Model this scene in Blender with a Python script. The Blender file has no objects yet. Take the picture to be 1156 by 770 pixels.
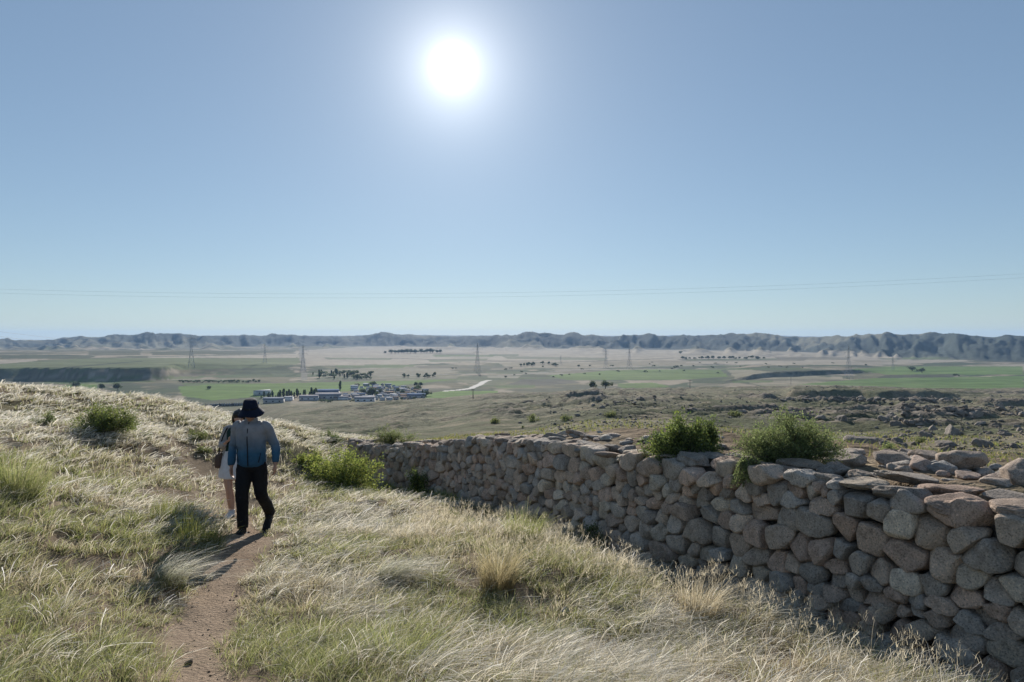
import bpy, bmesh, math, random
import numpy as np
from mathutils import Vector, Matrix, Euler

random.seed(7)
rng = np.random.default_rng(7)
R = math.radians
sc = bpy.context.scene
col = sc.collection

# ------------------------------------------------------------------ camera
cam_d = bpy.data.cameras.new("camera")
cam_d.lens = 24.0
cam_d.sensor_width = 36.0
cam_d.clip_start = 0.05
cam_d.clip_end = 40000
cam = bpy.data.objects.new("camera", cam_d)
cam.location = (0, 0, 0)
cam.rotation_euler = (R(90 - 0.37), 0, 0)
col.objects.link(cam)
sc.camera = cam

# ------------------------------------------------------------------ sky, sun, exposure
SUN_EL, SUN_AZ = 21.4, -4.9          # azimuth from +Y, clockwise positive
SUN_DIR = Vector((math.sin(R(SUN_AZ)) * math.cos(R(SUN_EL)),
                  math.cos(R(SUN_AZ)) * math.cos(R(SUN_EL)), math.sin(R(SUN_EL))))
world = bpy.data.worlds.new("World")
sc.world = world
world.use_nodes = True
nt = world.node_tree
nt.nodes.clear()
w_out = nt.nodes.new("ShaderNodeOutputWorld")
w_bg = nt.nodes.new("ShaderNodeBackground")
w_sky = nt.nodes.new("ShaderNodeTexSky")
w_sky.sky_type = 'NISHITA'
w_sky.sun_disc = False
w_sky.sun_elevation = R(SUN_EL)
w_sky.sun_rotation = R(SUN_AZ)
w_sky.altitude = 1200
w_sky.air_density = 1.0
w_sky.dust_density = 0.15
w_sky.ozone_density = 2.2
w_bg.inputs['Strength'].default_value = 0.11
w_gam = nt.nodes.new("ShaderNodeGamma"); w_gam.inputs['Gamma'].default_value = 0.58      # evens the sky out as the photograph's exposure does
w_tint = nt.nodes.new("ShaderNodeMix"); w_tint.data_type = 'RGBA'; w_tint.blend_type = 'MULTIPLY'
w_tint.inputs[0].default_value = 1.0
w_tint.inputs[7].default_value = (0.79, 0.92, 1.03, 1)
nt.links.new(w_sky.outputs[0], w_gam.inputs[0])
nt.links.new(w_gam.outputs[0], w_tint.inputs[6])
nt.links.new(w_tint.outputs[2], w_bg.inputs['Color'])
# the sun itself and its aureole, in the sky where the sun stands
w_tc = nt.nodes.new("ShaderNodeTexCoord")
w_nrm = nt.nodes.new("ShaderNodeVectorMath"); w_nrm.operation = 'NORMALIZE'
w_dot = nt.nodes.new("ShaderNodeVectorMath"); w_dot.operation = 'DOT_PRODUCT'
w_dot.inputs[1].default_value = SUN_DIR
nt.links.new(w_tc.outputs['Generated'], w_nrm.inputs[0])
nt.links.new(w_nrm.outputs[0], w_dot.inputs[0])
def wmath(op, a, b=None):
    n = nt.nodes.new("ShaderNodeMath"); n.operation = op
    for i, v in enumerate((a, b)):
        if v is None: continue
        if isinstance(v, (int, float)): n.inputs[i].default_value = v
        else: nt.links.new(v, n.inputs[i])
    return n.outputs[0]
w_cl = wmath('MINIMUM', w_dot.outputs['Value'], 1.0)
w_ang = wmath('MULTIPLY', wmath('ARCCOSINE', w_cl), 180 / math.pi)      # degrees from the sun
def lobe(amp, width, power):
    t = wmath('POWER', wmath('DIVIDE', w_ang, width), power)
    return wmath('MULTIPLY', wmath('EXPONENT', wmath('MULTIPLY', t, -1.0)), amp)
w_glow = wmath('ADD', wmath('ADD', lobe(3.0, 0.85, 1.8), lobe(0.72, 2.5, 1.0)), lobe(0.085, 13.0, 1.0))
w_bg2 = nt.nodes.new("ShaderNodeBackground")
w_bg2.inputs['Color'].default_value = (1.0, 0.985, 0.96, 1)
nt.links.new(w_glow, w_bg2.inputs['Strength'])
w_add = nt.nodes.new("ShaderNodeAddShader")
nt.links.new(w_bg.outputs[0], w_add.inputs[0])
nt.links.new(w_bg2.outputs[0], w_add.inputs[1])
nt.links.new(w_add.outputs[0], w_out.inputs['Surface'])

sun_d = bpy.data.lights.new("sun", 'SUN')
sun_d.energy = 4.2
sun_d.angle = R(0.53)
sun_d.color = (1.0, 0.94, 0.86)
sun = bpy.data.objects.new("sun", sun_d)
sun.rotation_euler = SUN_DIR.to_track_quat('Z', 'Y').to_euler()
sun.location = (0, 0, 30)
col.objects.link(sun)

sc.view_settings.view_transform = 'Standard'
sc.view_settings.look = 'None'
sc.view_settings.gamma = 1.0
sc.view_settings.exposure = 0.75
sc.render.engine = 'CYCLES'
sc.cycles.max_bounces = 6
sc.cycles.diffuse_bounces = 3
sc.cycles.glossy_bounces = 2
sc.cycles.transmission_bounces = 4
sc.cycles.transparent_max_bounces = 6
sc.cycles.volume_bounces = 1
sc.cycles.use_denoising = True
sc.cycles.denoiser = 'OPENIMAGEDENOISE'
sc.cycles.denoising_input_passes = 'RGB_ALBEDO_NORMAL'
sc.cycles.denoising_prefilter = 'ACCURATE'
sc.cycles.sample_clamp_indirect = 4.0
sc.cycles.caustics_reflective = False
sc.cycles.caustics_refractive = False

# ------------------------------------------------------------------ helpers
FPX = 1156 * 24 / 36.0
def wx(px): return (px - 578) / FPX           # X per metre of Y
def sm(a, b, x):
    t = np.clip((np.asarray(x, float) - a) / (b - a), 0, 1)
    return t * t * (3 - 2 * t)
def _hash(ix, iy, iz, seed):
    h = (ix.astype(np.int64) * 374761393 + iy.astype(np.int64) * 668265263 + iz.astype(np.int64) * 2147483647 + seed * 974711) & 0xFFFFFFFF
    h = ((h ^ (h >> 13)) * 1274126177) & 0xFFFFFFFF
    h = ((h ^ (h >> 16)) * 2246822519) & 0xFFFFFFFF
    return ((h ^ (h >> 15)) & 0xFFFFFF) / float(0xFFFFFF)
def vnoise(x, y, seed=0):
    x = np.asarray(x, float); y = np.asarray(y, float)
    ix = np.floor(x); iy = np.floor(y)
    fx = x - ix; fy = y - iy
    fx = fx * fx * fx * (fx * (fx * 6 - 15) + 10); fy = fy * fy * fy * (fy * (fy * 6 - 15) + 10)
    z = np.zeros_like(ix)
    a = _hash(ix, iy, z, seed); b = _hash(ix + 1, iy, z, seed)
    c = _hash(ix, iy + 1, z, seed); d = _hash(ix + 1, iy + 1, z, seed)
    return (a + (b - a) * fx) * (1 - fy) + (c + (d - c) * fx) * fy
def fbm(x, y, seed=0, octv=4, gain=0.5):
    s = 0; a = 1; t = 0
    for i in range(octv):
        s = s + a * vnoise(np.asarray(x) * 2 ** i + 17.3 * i, np.asarray(y) * 2 ** i - 9.1 * i, seed + i); t += a; a *= gain
    return s / t
def ridged(x, y, seed=0, octv=4, gain=0.5):
    s = 0; a = 1; t = 0
    for i in range(octv):
        n = 1 - np.abs(2 * vnoise(np.asarray(x) * 2 ** i + 31.7 * i, np.asarray(y) * 2 ** i + 5.3 * i, seed + i) - 1)
        s = s + a * n; t += a; a *= gain
    return s / t
def vnoise3(p, seed=0):
    i = np.floor(p); f = p - i
    f = f * f * (3 - 2 * f)
    def h(dx, dy, dz): return _hash(i[:, 0] + dx, i[:, 1] + dy, i[:, 2] + dz, seed)
    x0 = h(0, 0, 0) * (1 - f[:, 0]) + h(1, 0, 0) * f[:, 0]
    x1 = h(0, 1, 0) * (1 - f[:, 0]) + h(1, 1, 0) * f[:, 0]
    x2 = h(0, 0, 1) * (1 - f[:, 0]) + h(1, 0, 1) * f[:, 0]
    x3 = h(0, 1, 1) * (1 - f[:, 0]) + h(1, 1, 1) * f[:, 0]
    return (x0 * (1 - f[:, 1]) + x1 * f[:, 1]) * (1 - f[:, 2]) + (x2 * (1 - f[:, 1]) + x3 * f[:, 1]) * f[:, 2]
def fbm3(p, seed=0, octv=3, gain=0.5):
    s = 0; a = 1; t = 0
    for i in range(octv):
        s = s + a * vnoise3(p * 2 ** i + 7.7 * i, seed + i); t += a; a *= gain
    return s / t
def poly_dist(x, y, pts):
    """distance of points to a polyline"""
    d = np.full(np.shape(x), 1e9)
    for (ax, ay), (bx, by) in zip(pts[:-1], pts[1:]):
        vx, vy = bx - ax, by - ay
        t = np.clip(((x - ax) * vx + (y - ay) * vy) / (vx * vx + vy * vy), 0, 1)
        d = np.minimum(d, np.hypot(x - ax - t * vx, y - ay - t * vy))
    return d
def in_poly(x, y, poly):
    r = np.zeros(np.shape(x), bool); n = len(poly)
    for i in range(n):
        x0, y0 = poly[i]; x1, y1 = poly[(i + 1) % n]
        if y0 == y1: continue
        c = ((y0 > y) != (y1 > y)) & (x < (x1 - x0) * (y - y0) / (y1 - y0) + x0)
        r ^= c
    return r

def np_mesh(name, V, F, colr=None, smooth=True, mats=(), mat_idx=None):
    """V (n,3), F (m,k) of equal k or list of arrays"""
    me = bpy.data.meshes.new(name)
    V = np.asarray(V, np.float32)
    Fs = F if isinstance(F, list) else [F]
    Fs = [np.asarray(f, np.int32) for f in Fs if len(f)]
    me.vertices.add(len(V)); me.vertices.foreach_set('co', V.ravel())
    nl = sum(f.size for f in Fs); npol = sum(len(f) for f in Fs)
    me.loops.add(nl); me.polygons.add(npol)
    me.loops.foreach_set('vertex_index', np.concatenate([f.ravel() for f in Fs]))
    tot = np.concatenate([np.full(len(f), f.shape[1], np.int32) for f in Fs])
    st = np.concatenate([[0], np.cumsum(tot)[:-1]]).astype(np.int32)
    me.polygons.foreach_set('loop_start', st)
    if smooth: me.polygons.foreach_set('use_smooth', np.ones(npol, bool))
    for m in mats: me.materials.append(m)
    if mat_idx is not None: me.polygons.foreach_set('material_index', np.asarray(mat_idx, np.int32))
    if colr is not None:
        at = me.attributes.new('Col', 'FLOAT_COLOR', 'POINT')
        c = np.ones((len(V), 4), np.float32); c[:, :3] = colr
        at.data.foreach_set('color', c.ravel())
    me.update(calc_edges=True)
    return me
def link(name, me, parent=None, loc=None):
    o = bpy.data.objects.new(name, me)
    col.objects.link(o)
    if parent is not None: o.parent = parent
    if loc is not None: o.location = loc
    return o
def tag(o, label=None, cat=None, group=None, kind=None):
    if label: o['label'] = label
    if cat: o['category'] = cat
    if group: o['group'] = group
    if kind: o['kind'] = kind
    return o
def empty(name, loc=(0, 0, 0), rz=0):
    o = bpy.data.objects.new(name, None); col.objects.link(o)
    o.empty_display_size = 0.1
    o.location = loc; o.rotation_euler = (0, 0, rz)
    return o
def copy_tree(o, parent=None):
    c = o.copy(); col.objects.link(c)
    if parent is not None: c.parent = parent
    for ch in list(o.children): copy_tree(ch, c)
    return c

class MB:
    """collects pieces into one mesh"""
    def __init__(s): s.V = []; s.F = {}; s.C = []; s.n = 0
    def add(s, V, F, c=None):
        V = np.asarray(V, float)
        for f in ([F] if not isinstance(F, list) else F):
            f = np.asarray(f, int)
            if f.size: s.F.setdefault(f.shape[1], []).append(f + s.n)
        s.V.append(V); s.n += len(V)
        cc = np.ones((len(V), 3)) if c is None else np.broadcast_to(np.asarray(c, float), (len(V), 3))
        s.C.append(cc)
    def box(s, c, d, rot=0, colr=None):
        x, y, z = [v / 2 for v in d]
        V = np.array([[i * x, j * y, k * z] for i in (-1, 1) for j in (-1, 1) for k in (-1, 1)])
        ca, sa = math.cos(rot), math.sin(rot)
        V = np.stack([V[:, 0] * ca - V[:, 1] * sa, V[:, 0] * sa + V[:, 1] * ca, V[:, 2]], 1) + np.array(c)
        s.add(V, np.array([[0, 1, 3, 2], [4, 6, 7, 5], [0, 4, 5, 1], [2, 3, 7, 6], [0, 2, 6, 4], [1, 5, 7, 3]]), colr)
    def tube(s, pts, rad, n=6, colr=None, closed=True):
        pts = np.asarray(pts, float); k = len(pts)
        rad = np.broadcast_to(np.asarray(rad, float), (k,))
        tan = np.gradient(pts, axis=0); tan /= np.linalg.norm(tan, axis=1)[:, None] + 1e-12
        ref = np.array([0.13, 0.31, 0.94]) if abs(tan[:, 2]).mean() < 0.8 else np.array([1.0, 0.1, 0])
        u = np.cross(tan, ref); u /= np.linalg.norm(u, axis=1)[:, None] + 1e-12
        v = np.cross(tan, u)
        a = np.arange(n) * 2 * math.pi / n
        V = pts[:, None] + rad[:, None, None] * (np.cos(a)[None, :, None] * u[:, None] + np.sin(a)[None, :, None] * v[:, None])
        idx = np.arange(k * n).reshape(k, n)
        q = np.stack([idx[:-1], np.roll(idx, -1, 1)[:-1], np.roll(idx, -1, 1)[1:], idx[1:]], -1).reshape(-1, 4)
        V = V.reshape(-1, 3); F = [q]
        if closed:
            V = np.vstack([V, pts[:1], pts[-1:]])
            t0 = np.stack([np.full(n, k * n), np.roll(idx[0], -1), idx[0]], 1)
            t1 = np.stack([np.full(n, k * n + 1), idx[-1], np.roll(idx[-1], -1)], 1)
            F.append(np.vstack([t0, t1]))
        s.add(V, F, colr)
    def mesh(s, name, mat, smooth=True):
        return np_mesh(name, np.vstack(s.V), [np.vstack(f) for f in s.F.values()], np.vstack(s.C), smooth, [mat] if mat else [])
    def build(s, name, mat, parent=None, loc=None, smooth=True):
        return link(name, s.mesh(name, mat, smooth), parent, loc)

# ------------------------------------------------------------------ materials
def new_mat(name):
    m = bpy.data.materials.new(name); m.use_nodes = True
    t = m.node_tree; t.nodes.clear()
    o = t.nodes.new("ShaderNodeOutputMaterial")
    return m, t, o
def N(t, typ, **kw):
    n = t.nodes.new(typ)
    for k, v in kw.items():
        if k in n.inputs: n.inputs[k].default_value = v
        else: setattr(n, k, v)
    return n
def noise(t, scale, detail=4, rough=0.55, coord='Object', stretch=None):
    tc = t.nodes.new("ShaderNodeTexCoord")
    src = tc.outputs[coord]
    if stretch:
        mp = t.nodes.new("ShaderNodeMapping"); mp.inputs['Scale'].default_value = stretch
        t.links.new(src, mp.inputs[0]); src = mp.outputs[0]
    n = t.nodes.new("ShaderNodeTexNoise")
    n.inputs['Scale'].default_value = scale; n.inputs['Detail'].default_value = detail; n.inputs['Roughness'].default_value = rough
    t.links.new(src, n.inputs['Vector'])
    return n.outputs[0]
def ramp(t, fac, stops):
    r = t.nodes.new("ShaderNodeValToRGB")
    e = r.color_ramp.elements
    while len(e) < len(stops): e.new(0.5)
    for el, (p, c) in zip(e, stops):
        el.position = p; el.color = (*c, 1) if len(c) == 3 else c
    t.links.new(fac, r.inputs[0])
    return r.outputs[0]
def mul(t, a, b, fac=1.0, mode='MULTIPLY'):
    m = t.nodes.new("ShaderNodeMix"); m.data_type = 'RGBA'; m.blend_type = mode
    m.inputs[0].default_value = fac
    for s, v in ((6, a), (7, b)):
        if isinstance(v, tuple): m.inputs[s].default_value = (*v, 1)
        else: t.links.new(v, m.inputs[s])
    return m.outputs[2]
def bump(t, h, strength, dist):
    b = t.nodes.new("ShaderNodeBump"); b.inputs['Strength'].default_value = strength; b.inputs['Distance'].default_value = dist
    t.links.new(h, b.inputs['Height'])
    return b.outputs[0]
def colattr(t):
    a = t.nodes.new("ShaderNodeAttribute"); a.attribute_name = 'Col'
    return a.outputs['Color']
def principled(t, o, colr, rough=0.9, spec=0.2, nrm=None):
    p = t.nodes.new("ShaderNodeBsdfPrincipled")
    if isinstance(colr, tuple): p.inputs['Base Color'].default_value = (*colr, 1)
    else: t.links.new(colr, p.inputs['Base Color'])
    p.inputs['Roughness'].default_value = rough
    p.inputs['Specular IOR Level'].default_value = spec
    if nrm is not None: t.links.new(nrm, p.inputs['Normal'])
    t.links.new(p.outputs[0], o.inputs['Surface'])
    return p
def simple_mat(name, c, rough=0.85, spec=0.2, nscale=20, var=0.25, bs=0.0, bd=0.01):
    m, t, o = new_mat(name)
    n = noise(t, nscale, 4)
    k = ramp(t, n, [(0.25, (1 - var,) * 3), (0.75, (1 + var * 0.4,) * 3)])
    principled(t, o, mul(t, k, c), rough, spec, bump(t, n, bs, bd) if bs else None)
    return m
def attr_mat(name, scales=((3.0, 0.3),), rough=1.0, spec=0.03, bumps=None):
    """albedo from the vertex colours times fine procedural variation"""
    m, t, o = new_mat(name)
    c = colattr(t); last = None
    for s, v in scales:
        last = noise(t, s, 6, 0.62)
        c = mul(t, c, ramp(t, last, [(0.28, (1 - v,) * 3), (0.72, (1 + v * 0.6,) * 3)]))
    nrm = None
    if bumps:
        nrm = bump(t, noise(t, bumps[0], 6, 0.6), bumps[1], bumps[2])
    principled(t, o, c, rough, spec, nrm)
    return m
def leaf_mat(name, trans=0.45, rough=0.6):
    """thin leaves and blades: light comes through them"""
    m, t, o = new_mat(name)
    c = colattr(t)
    d = t.nodes.new("ShaderNodeBsdfDiffuse"); tr = t.nodes.new("ShaderNodeBsdfTranslucent")
    g = t.nodes.new("ShaderNodeBsdfGlossy"); g.inputs['Roughness'].default_value = rough
    mx = t.nodes.new("ShaderNodeMixShader"); mx.inputs[0].default_value = trans
    mg = t.nodes.new("ShaderNodeMixShader"); mg.inputs[0].default_value = 0.03
    t.links.new(c, d.inputs[0]); t.links.new(c, tr.inputs[0])
    t.links.new(d.outputs[0], mx.inputs[1]); t.links.new(tr.outputs[0], mx.inputs[2])
    t.links.new(mx.outputs[0], mg.inputs[1]); t.links.new(g.outputs[0], mg.inputs[2])
    t.links.new(mg.outputs[0], o.inputs['Surface'])
    return m
# ------------------------------------------------------------------ the lie of the land (z = 0 is eye height)
WALL = np.array([(5.75, 1.2), (4.98, 2.6), (4.3, 3.8), (3.67, 4.9), (3.17, 5.8), (2.39, 7.3), (1.42, 9.0), (0.33, 11.2),
                 (-0.7, 13.1), (-1.9, 15.1), (-3.5, 17.4), (-4.6, 19.0)])
PATH = [(-1.0, 0.4), (-1.45, 2.2), (-1.76, 3.85), (-2.38, 5.2), (-2.8, 6.6), (-3.38, 8.8), (-4.25, 10.5), (-5.7, 13), (-8.0, 16.2), (-10.5, 19), (-13, 22)]
CP = [(0, 0, -1.72), (-2.7, 3.6, -1.83), (-6, 8, -1.74), (-7.8, 13, -1.84), (-8.9, 13, -1.72), (-12, 13, -1.6),
      (-18, 24, -1.75), (-12.8, 22, -1.85), (-10.8, 22, -2.15), (-9.6, 22, -2.48), (-8.4, 22, -2.75), (-7, 21.7, -3.0), (-5.4, 20, -2.95), (-8.1, 19, -2.25), (-5.8, 18, -2.45), (-4.94, 16, -2.6),
      (-1.76, 3.85, -1.95), (-2.38, 5.2, -2.17), (-2.8, 6.6, -2.30), (-3.38, 8.8, -2.50), (-4.25, 10.5, -2.68), (-5.7, 13, -2.55), (-8, 16.2, -2.2),
      (0, 3.8, -1.97), (0.3, 6, -2.40), (1.2, 5, -2.36), (-1.6, 9.6, -2.76), (-2.9, 12.5, -2.98), (-3.75, 15, -3.3),
      (-3.07, 15.6, -3.5), (-0.93, 12.1, -3.05), (0.28, 9.8, -2.80), (0.82, 8.6, -2.70), (1.42, 7.4, -2.58), (2.02, 6.2, -2.46), (2.3, 5.4, -2.40), (2.62, 4.6, -2.28), (2.9, 4.0, -2.22),
      (3.5, 4.7, -2.72), (2.35, 6.9, -2.92), (1.3, 8.8, -3.05), (0.2, 11, -3.2), (-2.0, 14.8, -3.5), (-3.6, 17.1, -3.75), (4.8, 2.5, -2.5), (3.2, 1.5, -2.1),
      (-18, 5, -1.3), (-8, 0, -1.4), (-8, -10, -1.5), (0, -10, -1.4), (10, -10, -2.5), (-25, -20, -1.5), (20, -20, -3.5), (0, -25, -1.5), (8, 0, -2.6)]
CPB = [(4.7, 5.5, -1.33), (5.5, 3.5, -1.30), (6.6, 1.5, -1.32), (6.2, 7.2, -1.46), (3.4, 7.9, -1.45), (2.5, 9.7, -1.58), (1.4, 11.9, -1.78), (2.6, 14, -1.9), (-0.8, 15.4, -2.5), (-2.9, 18.2, -3.05), (-4, 20.5, -3.2),
       (6.8, 10, -1.80), (10, 6, -1.8), (10, 14, -2.6), (4, 20, -3.05), (0, 20, -3.0), (12, 0, -2.0), (14, -10, -2.6)]
TY = np.array([30, 40, 60, 100, 150, 220, 300, 400, 500.])
TPX = np.array([-500, 0, 130, 250, 330, 400, 480, 560, 700, 900, 1100, 1400, 2000.])
def _z(pys): return [-(p - 380) / FPX * y for p, y in zip(pys, TY)]
TZ = np.array([
    [-1.5, -2.5, -5, -14, -26, -42, -54, -60, -61],
    [-2.6, -5, -12, -24, -36, -48, -56, -60, -61],
    [-3.2, -6, -13, -25, -37, -49, -57, -60, -61],
    [-4.2, -6.5, -12, -22, -33, -45, -54, -59, -61],
    [-4.4, -6.2, -9.3, -15, -21.5, -29, -36, -43, -54],
    _z([501, 502, 500, 496, 490, 481, 468, 455, 458]),
    _z([498, 496, 492, 486, 479, 470, 460, 450, 453]),
    _z([495, 491, 485, 477, 469, 459, 451, 444, 447]),
    _z([483, 476, 469, 462, 456, 450, 444, 439, 439]),
    _z([497, 489, 480, 470, 461, 453, 447, 440, 436.5]),
    _z([502, 491, 481, 470, 462, 455, 450, 444, 439]),
    _z([505, 493, 483, 471, 462, 455, 449, 443, 438]),
    _z([515, 500, 488, 475, 465, 456, 449, 443, 438])])
def table(px, r):
    """rows are columns of the photograph, entries run outwards in log distance"""
    px = np.clip(px, TPX[0], TPX[-1])
    i = np.clip(np.searchsorted(TPX, px) - 1, 0, len(TPX) - 2)
    f = (px - TPX[i]) / (TPX[i + 1] - TPX[i]); f = f * f * (3 - 2 * f)
    lr = np.log(np.clip(r, TY[0], TY[-1])); ly = np.log(TY)
    j = np.clip(np.searchsorted(ly, lr) - 1, 0, len(TY) - 2)
    g = (lr - ly[j]) / (ly[j + 1] - ly[j])
    a = TZ[i, j] * (1 - g) + TZ[i, j + 1] * g
    b = TZ[i + 1, j] * (1 - g) + TZ[i + 1, j + 1] * g
    return a * (1 - f) + b * f
class TPS:
    def __init__(s, pts, lam=0.002):
        P = np.array(pts, float); s.P = P[:, :2]; n = len(P)
        K = s.k(s.P, s.P) + lam * np.eye(n)
        A = np.zeros((n + 3, n + 3)); A[:n, :n] = K; A[:n, n] = 1; A[:n, n + 1:] = s.P; A[n, :n] = 1; A[n + 1:, :n] = s.P.T
        s.w = np.linalg.solve(A, np.concatenate([P[:, 2], [0, 0, 0]]))
    def k(s, A, B):
        d2 = ((A[:, None] - B[None]) ** 2).sum(-1)
        return 0.5 * d2 * np.log(d2 + 1e-9)
    def __call__(s, x, y):
        out = np.empty(len(x)); n = len(s.P)
        for i in range(0, len(x), 50000):
            Q = np.stack([x[i:i + 50000], y[i:i + 50000]], 1)
            out[i:i + 50000] = s.k(Q, s.P) @ s.w[:n] + s.w[n] + Q @ s.w[n + 1:]
        return out
_ring = [(wx(p) * y, y, float(table(np.array([p]), np.array([float(y)]))[0])) for p in TPX[1:-1] for y in (30, 38, 46)]
_ring_l = [q for q in _ring if q[0] < -3 + 0 * q[1]]
tps_f = TPS(CP + _ring)
tps_b = TPS(CPB + [q for q in CP if q[0] < -5 or q[1] < -5] + _ring)
# signed distance behind the wall front (positive = behind)
def wall_d(x, y):
    best = np.full(np.shape(x), 1e9); sg = np.zeros(np.shape(x))
    for (ax, ay), (bx, by) in zip(WALL[:-1], WALL[1:]):
        vx, vy = bx - ax, by - ay; L = math.hypot(vx, vy)
        t = np.clip(((x - ax) * vx + (y - ay) * vy) / (L * L), 0, 1)
        d = np.hypot(x - ax - t * vx, y - ay - t * vy)
        c = (vy * (x - ax) - vx * (y - ay)) / L
        m = d < best
        best = np.where(m, d, best); sg = np.where(m, np.sign(c), sg)
    return best * sg
def floor_z(px, r):
    z = -60 + 13 * sm(900, 3400, r)
    h = np.interp(px, [-400, 195, 215, 340, 400], [18, 18, 16, 8, 0])
    ye = np.interp(px, [-400, 0, 60, 110, 170, 190, 215, 340], [860, 895, 905, 890, 905, 935, 1040, 1100])
    w = np.interp(px, [-400, 188, 212, 400], [46, 48, 130, 150])
    ye = ye + 26 * (fbm(px * 0.035, px * 0, 91, 3) - 0.5)
    z = z + h * sm(0, 1, (r - ye) / w) * (1 - sm(1700, 2700, r))
    h2 = np.interp(px, [815, 850, 880, 960, 1000], [0, 5.5, 7, 6, 0])
    ye2 = np.interp(px, [815, 870, 985], [890, 1000, 1120]) + 40 * (fbm(px * 0.03, px * 0, 92, 3) - 0.5)
    z = z + h2 * sm(0, 1, (r - ye2) / 17) * (1 - sm(1300, 2000, r))
    z = z + 1.5 * (fbm(px * r * 2e-5, r * 0.006, 93, 3) - 0.5) * sm(600, 900, r)
    z = z + 17 * np.exp(-((px - 791) / 11) ** 2 - ((r - 2150) / 120) ** 2)
    return z
HP = np.array([-600, 0, 60, 95, 130, 180, 215, 260, 330, 400, 440, 500, 560, 620, 700, 760, 800, 860, 905, 950, 1000, 1060, 1100, 1156, 1300, 2000])
HS = np.array([380, 382.5, 382.5, 380.5, 379.5, 375, 378, 377, 378, 378, 375.5, 377.5, 377.5, 377, 378.5, 377, 378, 376, 379.5, 379, 376, 375.5, 377.5, 380, 377, 377])
def hills_z(px, r):
    foot = np.interp(px, [-600, 0, 200, 300, 440, 580, 760, 900, 1000, 1156, 1500, 2000], [2800, 2750, 2750, 3300, 3300, 2850, 2600, 2350, 1900, 1520, 1400, 1400])
    a = px / FPX
    warp = (fbm(a * 16, r * 0.0011, 70, 3) - 0.5)
    crest = foot + np.interp(px, [600, 1156], [600, 700])
    top = (380 - np.interp(px, HP, HS)) / FPX * crest * 1.0
    base = floor_z(px, np.minimum(foot, 3000) + 0 * r) + 1.0
    f = np.clip((r - foot) / (crest - foot), -0.2, 3)
    up = sm(0, 1.0, f)
    prof = base + (top - base) * up
    skew = np.where(px > 700, r * 0.0009, r * 0.0004)
    sp = ridged(a * 14 + warp * 1.2 + skew, r * 0.0011 + warp, 71, 5, 0.52)
    sp2 = ridged(a * 34 - warp * 2, r * 0.0016 + warp * 2, 75, 4, 0.5)
    amp = np.interp(f, [0, 0.12, 0.5, 0.9, 1.1, 3], [0, 38, 104, 62, 22, 25]) * np.clip((top - base) / 65, 0.6, 1.3) * np.clip(foot / 3300, 0.52, 0.9)
    sp3 = ridged(a * 60 + warp * 3, r * 0.0042 - warp * 2, 77, 3, 0.55)
    z = prof + amp * (sp - 0.72) + amp * 0.62 * (sp2 - 0.65) + amp * 0.30 * (sp3 - 0.65)
    z = np.where(f > 1, z - (f - 1) * 16 * (1 - np.exp(-(f - 1) * 3)) - 8 * sm(1.0, 1.4, f), z)
    # low outliers before the range
    o = np.clip(ridged(a * 22, r * 0.0013, 79, 3) - 0.62, 0, 1) * 60 * sm(foot - 750, foot - 100, r) * (1 - sm(foot, foot + 300, r))
    far = np.where(r > 7600, 118 * sm(7600, 8500, r) * np.interp(px, [-600, 60, 100, 140], [1, 1, .75, 0.35]), 0)
    return z * (f > 0) + base * (f <= 0) + far, f, o
def far_z(x, y):
    r = np.hypot(x, y)
    az = np.arctan2(x, np.maximum(y, 1e-6)); az = np.where(y <= 0, np.sign(x) * 1.5, az)
    px = 578 + FPX * np.tan(np.clip(az, -1.12, 1.06))
    re = np.where(y > 0, np.maximum(y, r * 0.45), r)          # distance along the view axis
    zt = table(px, re)
    # rock bands and hummocks of the hillside
    rk = 0.45 * sm(290, 380, px) + 0.55 * sm(420, 700, px)
    ang = 0.35
    u = x * math.cos(ang) + y * math.sin(ang); v = -x * math.sin(ang) + y * math.cos(ang)
    s1 = ridged(u / 42, v / 17, 60, 4, 0.55) - 0.7
    s2 = ridged(u / 13 + 3, v / 7, 64, 4, 0.6) - 0.7
    amp = np.interp(re, [25, 40, 80, 160, 300, 450, 600], [0.0, 0.7, 2.2, 4.8, 6.0, 3.0, 0])
    s3 = ridged(u / 5.2 + 7, v / 3.4, 66, 3, 0.6) - 0.7
    zt = zt + rk * amp * (1.0 * s1 + 0.5 * s2 + 0.20 * s3 * sm(0.40, 0.58, fbm(x / 26, y / 26, 69, 2))) * (0.45 + 0.9 * sm(0.35, 0.6, fbm(x / 60, y / 60, 68, 2))) * (1 - 0.7 * np.exp(-((px - 520) / 28) ** 2))
    # gully bank across the spur
    gm = sm(876, 898, px) * (1 - sm(1062, 1096, px))
    yb = 330 + 30 * (fbm(px * 0.022, px * 0, 95, 2) - 0.5)
    zt = zt + gm * (-2.7 * sm(235, 315, re) * (1 - sm(0, 1, (re - yb) / 11)) + 2.6 * sm(0, 1, (re - yb) / 11) * (1 - sm(360, 480, re)))
    fz = floor_z(px, re)
    z = zt * (1 - sm(500, 650, re)) + fz * sm(500, 650, re)
    hz, f, o = hills_z(px, re)
    z = np.where(re > 1150, z * (1 - sm(-0.05, 0.05, f)) + np.maximum(hz, z - 2) * sm(-0.05, 0.05, f), z)
    z = z + o * (re > 1600) * sm(1600, 1900, re)
    return z, px, re, f
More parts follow.
